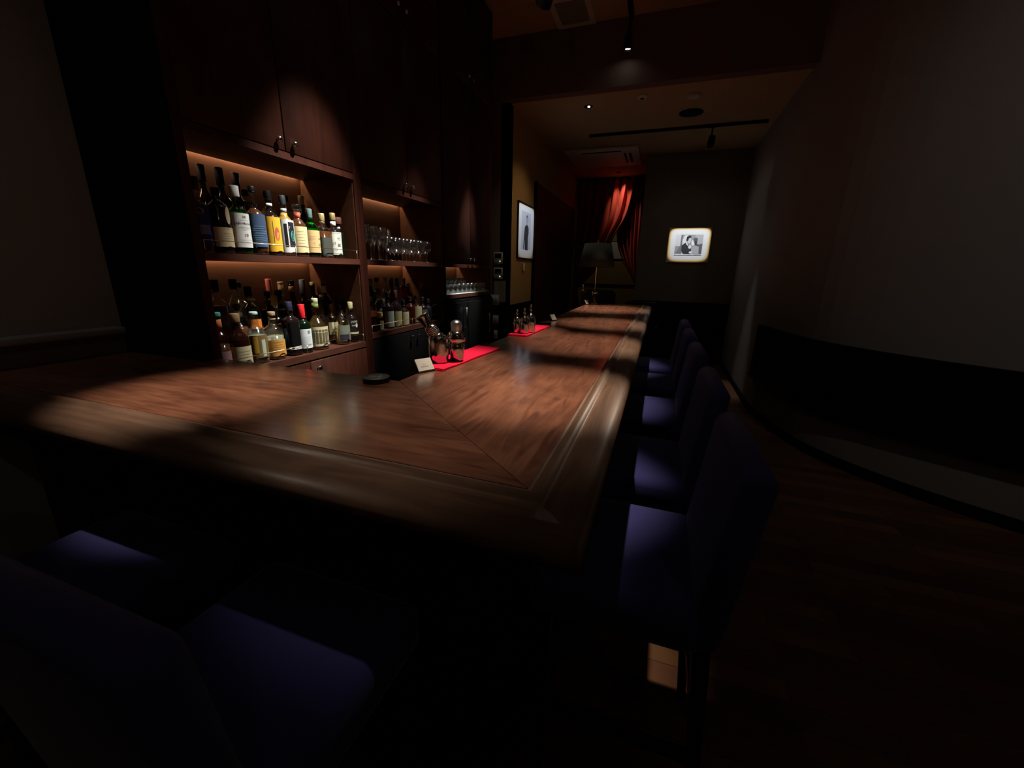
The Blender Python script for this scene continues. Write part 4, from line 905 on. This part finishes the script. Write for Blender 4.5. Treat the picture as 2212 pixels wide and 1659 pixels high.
keystone(o, [(x_, 5.16, 1.61), (x_, 5.85, 1.61), (x_, 5.85, 2.27), (x_, 5.16, 2.27)], (.80, .70, .55), (.35, .28, .2))
spot((-.975, 5.18, ZL - .03), (-1.55, 5.25, 0.9), 16, 95, .9, .02, (1, .72, .42), t)
t = thing('framed_picture', 'pale framed sheet on the wall seen past the parted curtains', 'picture', (-1.08, 10.99, 1.95))
MB().box(-1.40, -.82, 10.975, 10.999, 1.76, 2.2).build('frame', black, t); MB().box(-1.38, -.84, 10.965, 10.98, 1.78, 2.18).build('print', white, t)
tag(MB().rbox(-.95, -.91, 10.98, 10.999, 1.68, 1.74, .004, 1).build('wall_tag', white), 'tiny pale tag on the wall under the sheet past the curtains', 'tag')

# ------------------------------------------------------------------ curtains
def curtain(name_pts_L, name_pts_R, y0, folds, label, amp=.085, root=None):
    t = root or thing('curtain', label, 'curtain', (sum(p[0] for p in name_pts_L) / len(name_pts_L), y0, 1.0), 'velvet curtains across the alcove')
    def at(pts, v):
        k = v * (len(pts) - 1); i = min(int(k), len(pts) - 2); f = k - i
        a = pts[max(i - 1, 0)]; b = pts[i]; c_ = pts[i + 1]; d_ = pts[min(i + 2, len(pts) - 1)]
        return tuple(.5 * (2 * b[j] + (c_[j] - a[j]) * f + (2 * a[j] - 5 * b[j] + 4 * c_[j] - d_[j]) * f * f + (3 * b[j] - a[j] - 3 * c_[j] + d_[j]) * f ** 3) for j in (0, 1))
    nu, nv = folds * 10, 36; vs = []
    for lay in (0, 1):
        for j in range(nv + 1):
            v = j / nv; a = at(name_pts_L, v); b = at(name_pts_R, v); w_ = math.hypot(b[0] - a[0], b[1] - a[1])
            for i in range(nu + 1):
                u = i / nu; ph = u * folds * 2 * PI + .7 * math.sin(v * 3 + u * 4)
                am = amp * (.75 + .25 * math.sin(u * 9)) * (.6 + .4 * min(1, w_ / .8))
                vs.append((a[0] + (b[0] - a[0]) * u, y0 + am * (math.sin(ph) + .3 * math.sin(2.3 * ph + 1)) + lay * .004, a[1] + (b[1] - a[1]) * u))
    N = (nu + 1) * (nv + 1); fs = []
    for lay in (0, 1):
        for j in range(nv):
            for i in range(nu):
                q = lay * N + j * (nu + 1) + i; fs.append((q, q + 1, q + nu + 2, q + nu + 1) if lay == 0 else (q, q + nu + 1, q + nu + 2, q + 1))
    mb = MB(); mb.add(vs, fs, curt_m, True); mb.build('drape' if root is None else 'drape_tail', curt_m, t, norm=False)
    return t
t = left_curtain = curtain([(-1.76, 3.18), (-1.76, 2.6), (-1.76, 2.0), (-1.76, 1.45), (-1.765, 1.05)], [(-.66, 3.20), (-.70, 2.85), (-.78, 2.5), (-.97, 2.15), (-1.10, 1.80), (-1.35, 1.42), (-1.68, 1.08)], 8.84, 7, 'deep red velvet curtain swept from the alcove top down to the left')
mb = MB(); mb.tube([(-1.76, 8.80, 1.02), (-1.70, 8.78, 1.05), (-1.65, 8.84, 1.09)], .018, 8); mb.build('tie_back', curt_m, t)
curtain([(-1.765, 1.06), (-1.765, .7), (-1.765, .35), (-1.765, .02)], [(-1.66, 1.10), (-1.58, .7), (-1.52, .35), (-1.50, .02)], 8.84, 4, '', root=left_curtain)
t = curtain([(-1.05, 3.18), (-.98, 2.6), (-.93, 2.08), (-.80, 1.72), (-.50, 1.22)], [(-.43, 3.18), (-.43, 2.7), (-.43, 2.2), (-.43, 1.65), (-.425, 1.15)], 8.93, 7, 'red velvet curtain swept from the alcove top down to the right pillar')
MB().tube([(-1.77, 8.90, 3.19), (-.41, 8.90, 3.19)], .012, 8).build('curtain_rod', black, t)

# ------------------------------------------------------------------ ceiling fittings
t = thing('air_conditioner', 'pale square ceiling air conditioner over the alcove entrance', 'air conditioner', (-1.06, 7.32, ZL - .03))
acx0, acx1, acy0, acy1 = -1.61, -.52, 6.79, 7.84
MB().rbox(acx0, acx1, acy0, acy1, ZL - .035, ZL - .002, .008, 2).build('panel', M('dull white plastic', (.85, .82, .76), .6), t)
for a in ((acx0 + .25, acx1 - .25, acy0 + .10, acy0 + .15), (acx1 - .15, acx1 - .11, acy0 + .25, acy1 - .25), (acx1 - .22, acx1 - .19, acy0 + .25, acy1 - .25)):
    MB().box(a[0], a[1], a[2], a[3], ZL - .038, ZL - .034).build('louvre_slot', black, t)
t = thing('ceiling_vent', 'square pale framed ceiling vent with mesh grille in the high ceiling', 'vent', (-1.03, 4.45, ZC - .02))
vx0, vx1, vy0, vy1 = -1.24, -.865, 4.27, 4.735
mb = MB(); e = .05
mb.box(vx0, vx1, vy0, vy0 + e, ZC - .02, ZC); mb.box(vx0, vx1, vy1 - e, vy1, ZC - .02, ZC); mb.box(vx0, vx0 + e, vy0 + e, vy1 - e, ZC - .02, ZC); mb.box(vx1 - e, vx1, vy0 + e, vy1 - e, ZC - .02, ZC)
mb.build('frame', offwhite, t)
MB().box(vx0 + e, vx1 - e, vy0 + e, vy1 - e, ZC - .012, ZC - .004).build('grille', greyg, t)
def cdisc(x, y, r, label, nm, cat, mt, inner=None, th=.03):
    t = thing(nm, label, cat, (x, y, ZL - th))
    MB().lathe([(0, 0), (r * .8, 0), (r, th * .4), (r, th)], (x, y, ZL - th), 28).build('housing', mt, t)
    if inner: MB().lathe([(0, -.006), (r * .35, -.005), (r * .42, .001), (0, .001)], (x, y, ZL - th), 20).build('sensor', inner, t)
cdisc(-.389, 5.039, .052, 'small round pale smoke detector with dark centre on the low ceiling', 'smoke_detector', 'smoke detector', offwhite, black)
cdisc(.118, 5.164, .065, 'plain round pale detector on the low ceiling, right of the smaller one', 'smoke_detector', 'smoke detector', offwhite)
cdisc(.12, 5.68, .13, 'round black ceiling speaker on the low ceiling', 'ceiling_speaker', 'speaker', black, None, .012)
# tracks
t = thing('ceiling_track', 'black lighting track across the low ceiling before the far wall', 'lighting track', (-.06, 6.17, ZL - .03))
MB().box(-1.12, 1.0, 6.145, 6.18, ZL - .03, ZL).build('rail', black, t)
t = thing('ceiling_track', 'black lighting track running over the long counter in the high ceiling', 'lighting track', (-.53, 2.6, ZC - .035))
MB().box(-.55, -.51, .3, 4.72, ZC - .035, ZC).build('rail', black, t)
lens = M('spotlight lens', (1, 1, 1), .3, emit=(1, .97, .92), es=9)
WARM = (1, .83, .66)
def track_spot(x, y, z, target, power, ang, label, blend=.6, col=WARM, big=1.):
    t = thing('track_spotlight', label, 'spotlight', (x, y, z), 'black spotlights over the bar')
    L = Vector((x, y, z)); D = (Vector(target) - L).normalized()
    MB().tube([L + Vector((0, 0, .03)), Vector((x, y, ZC - .035))], .011, 8).build('stem', black, t)
    MB().lathe([(a * big, b * big) for a, b in ((.010, -.10), (.028, -.095), (.030, -.02), (.036, .0), (.036, .05 if big > 1 else .03), (.033, .05 if big > 1 else .03), (.031, .012), (0, .010))], L, 22, axis=D).build('housing', blackpl, t)
    MB().lathe([(0, .0115), (.029, .0115), (.029, .016), (0, .018)], L, 20, axis=D).build('lens', lens, t)
    spot(L + D * .034, target, power, ang, blend, .028, col, t)
    return t
PWR = 300
track_spot(-.53, 1.30, 3.50, (-.36, 1.32, 1.05), PWR * 1.1, 21, 'black track spotlight above the near part of the long counter', 1.)
track_spot(-.53, 2.30, 3.50, (-.38, 2.34, 1.05), PWR, 22, 'black track spotlight above the second red cloth', 1.)
track_spot(-.53, 3.38, 3.50, (-.40, 3.36, 1.05), PWR, 23, 'black track spotlight above the middle of the long counter', 1.)
track_spot(-.53, 4.62, 3.50, (-.60, 4.72, 1.05), PWR * 1.4, 31, 'black spotlight hanging with lit lens in front of the ceiling beam', 1.)
track_spot(-.53, 1.00, 3.50, (-.56, .96, 1.05), 64, 26, 'added black fill spotlight above the mitred corner of the counter', 1.)  # added wide fill, stands in for lamp spill around the corner
track_spot(-.53, 1.72, 3.52, (-.88, 1.60, 1.05), 300, 18, 'black track spotlight aimed at the first red cloth', 1.)
track_spot(-.53, 2.78, 3.52, (-.86, 2.66, 1.05), 260, 17, 'black track spotlight aimed at the second red cloth', 1.)
track_spot(-1.36, .60, 3.50, (-1.36, .86, 1.05), PWR * .95, 19, 'black spotlight above the short counter', 1.)
track_spot(-.74, 2.02, 3.62, (-1.86, 1.80, 1.34), 800, 26, 'black spotlight aimed at the nearest bottle shelves', 1., (1, .95, .88))
track_spot(-.86, 3.00, 3.62, (-1.86, 2.76, 1.34), 430, 18, 'black spotlight aimed at the middle cabinet', 1., (1, .95, .9))
track_spot(-1.14, 3.92, 3.66, (-1.84, 3.66, 1.22), 700, 15, 'large black spotlight hanging below the square vent', 1., (1, .97, .94), big=1.9)
# light over the curtain
t = thing('downlight', 'recessed downlight above the red curtain', 'ceiling light', (-.95, 8.45, ZL))
MB().lathe([(.028, -.004), (.045, -.004), (.045, 0), (.028, 0)], (-.95, 8.45, ZL), 24).build('trim_ring', black, t)
spot((-.92, 8.50, ZL - .012), (-.88, 8.80, 2.80), 32, 60, 1., .02, (1, .80, .6), t)
# narrow downlight close to the right wall, then added fill lights
def downlight(x, y, z, target, power, ang, blend, col, label, m_=None):
    t = thing('downlight', label, 'ceiling light', (x, y, z))
    MB().lathe([(.028, -.004), (.045, -.004), (.045, 0), (.028, 0)], (x, y, z), 24).build('trim_ring', m_ or ceilm, t)
    spot((x, y, z - .012), target, power, ang, blend, .02, col, t)
downlight(.74, 5.75, ZL, (.74, 5.75, 0), 55, 24, .7, (.92, .95, 1.), 'recessed downlight close to the right wall')
downlight(-1.05, 10.1, ZL, (-1.05, 10.8, 1.2), 5, 120, 1., (1, .86, .6), 'added fill light in the space past the curtains')  # added to brighten the wall past the curtains
downlight(-1.4, 4.35, ZC, (-1.85, 4.75, .9), 16, 34, 1., (1, .95, .85), 'dim added fill light over the switches beyond the cabinets')  # added to lift the switch plates and controllers
downlight(.2, 6.3, ZL, (.3, 6.6, 0), 3.5, 150, 1., (1, .88, .7), 'dim added fill light in front of the far wall')  # added weak fill for the far end
downlight(1.9, .9, ZC, (2.1, 3.1, 1.9), 24, 75, 1., (1, .94, .93), 'dim added fill light over the open floor right of the counter')  # added fill, aimed at the curved right wall
downlight(-1.5, -.9, ZC, (-2.3, -.1, 2.5), 20, 52, 1., (1, .88, .78), 'dim added fill light near the left wall behind the camera')  # unseen fill, added to lift the left wall

t = thing('fill_lamp', 'small warm fill lamp added unseen behind the camera', 'lamp', (1.6, -1.6, 3.0))  # unseen lamp added for faint ambience on ceiling and walls
MB().lathe([(.0, 0), (.06, 0), (.09, .14), (.088, .14), (.055, .006)], (1.6, -1.55, 3.0), 20).build('lamp_shade', white, t)
MB().box(1.57, 1.63, -1.699, -1.64, 2.98, 3.02).build('bracket', black, t)
l = bpy.data.lights.new('fill_light', 'POINT'); l.energy = 3.5; l.color = (1, .85, .66); l.shadow_soft_size = .05
o = bpy.data.objects.new('fill_light', l); COL.objects.link(o); o.parent = t; o.location = (0, .07, .20)
# settle the bottles so that no two of them touch inside one another
def settle():
    items = []
    for o in COL.objects:
        if o.parent is None and o.get('category') in ('bottle', 'decanter') and o.location.x < -1.7:
            r = max(max(abs(v.co.x), abs(v.co.y)) for c in o.children for v in c.data.vertices)
            z = o.location.z; unit = (1.228, 2.160) if o.location.y < 2.2 else (2.242, 3.216)
            base = min((1.495, .98, 1.02), key=lambda b: min(abs(z - b), abs(z - b - .082)))
            items.append([o, r, base, z > base + .05, unit])
    for it in range(60):
        for i, a in enumerate(items):
            for b in items[i + 1:]:
                if a[2] != b[2] or a[4] != b[4]: continue
                d = Vector((b[0].location.x - a[0].location.x, b[0].location.y - a[0].location.y)); need = a[1] + b[1] + .0005
                if 1e-6 < d.length < need:
                    k = (need - d.length) * .5; d.normalize()
                    for q, s_ in ((a, -1), (b, 1)):
                        q[0].location.x += s_ * d.x * k; q[0].location.y += s_ * d.y * k
        for o, r, base, up, (y0, y1) in items:
            o.location.y = min(max(o.location.y, y0 + r), y1 - r)
            if up: o.location.x = min(max(o.location.x, XB + r + .003), XB + .165)
            else: o.location.x = min(max(o.location.x, XB + .192 + r), XW - .014 - r)
settle()
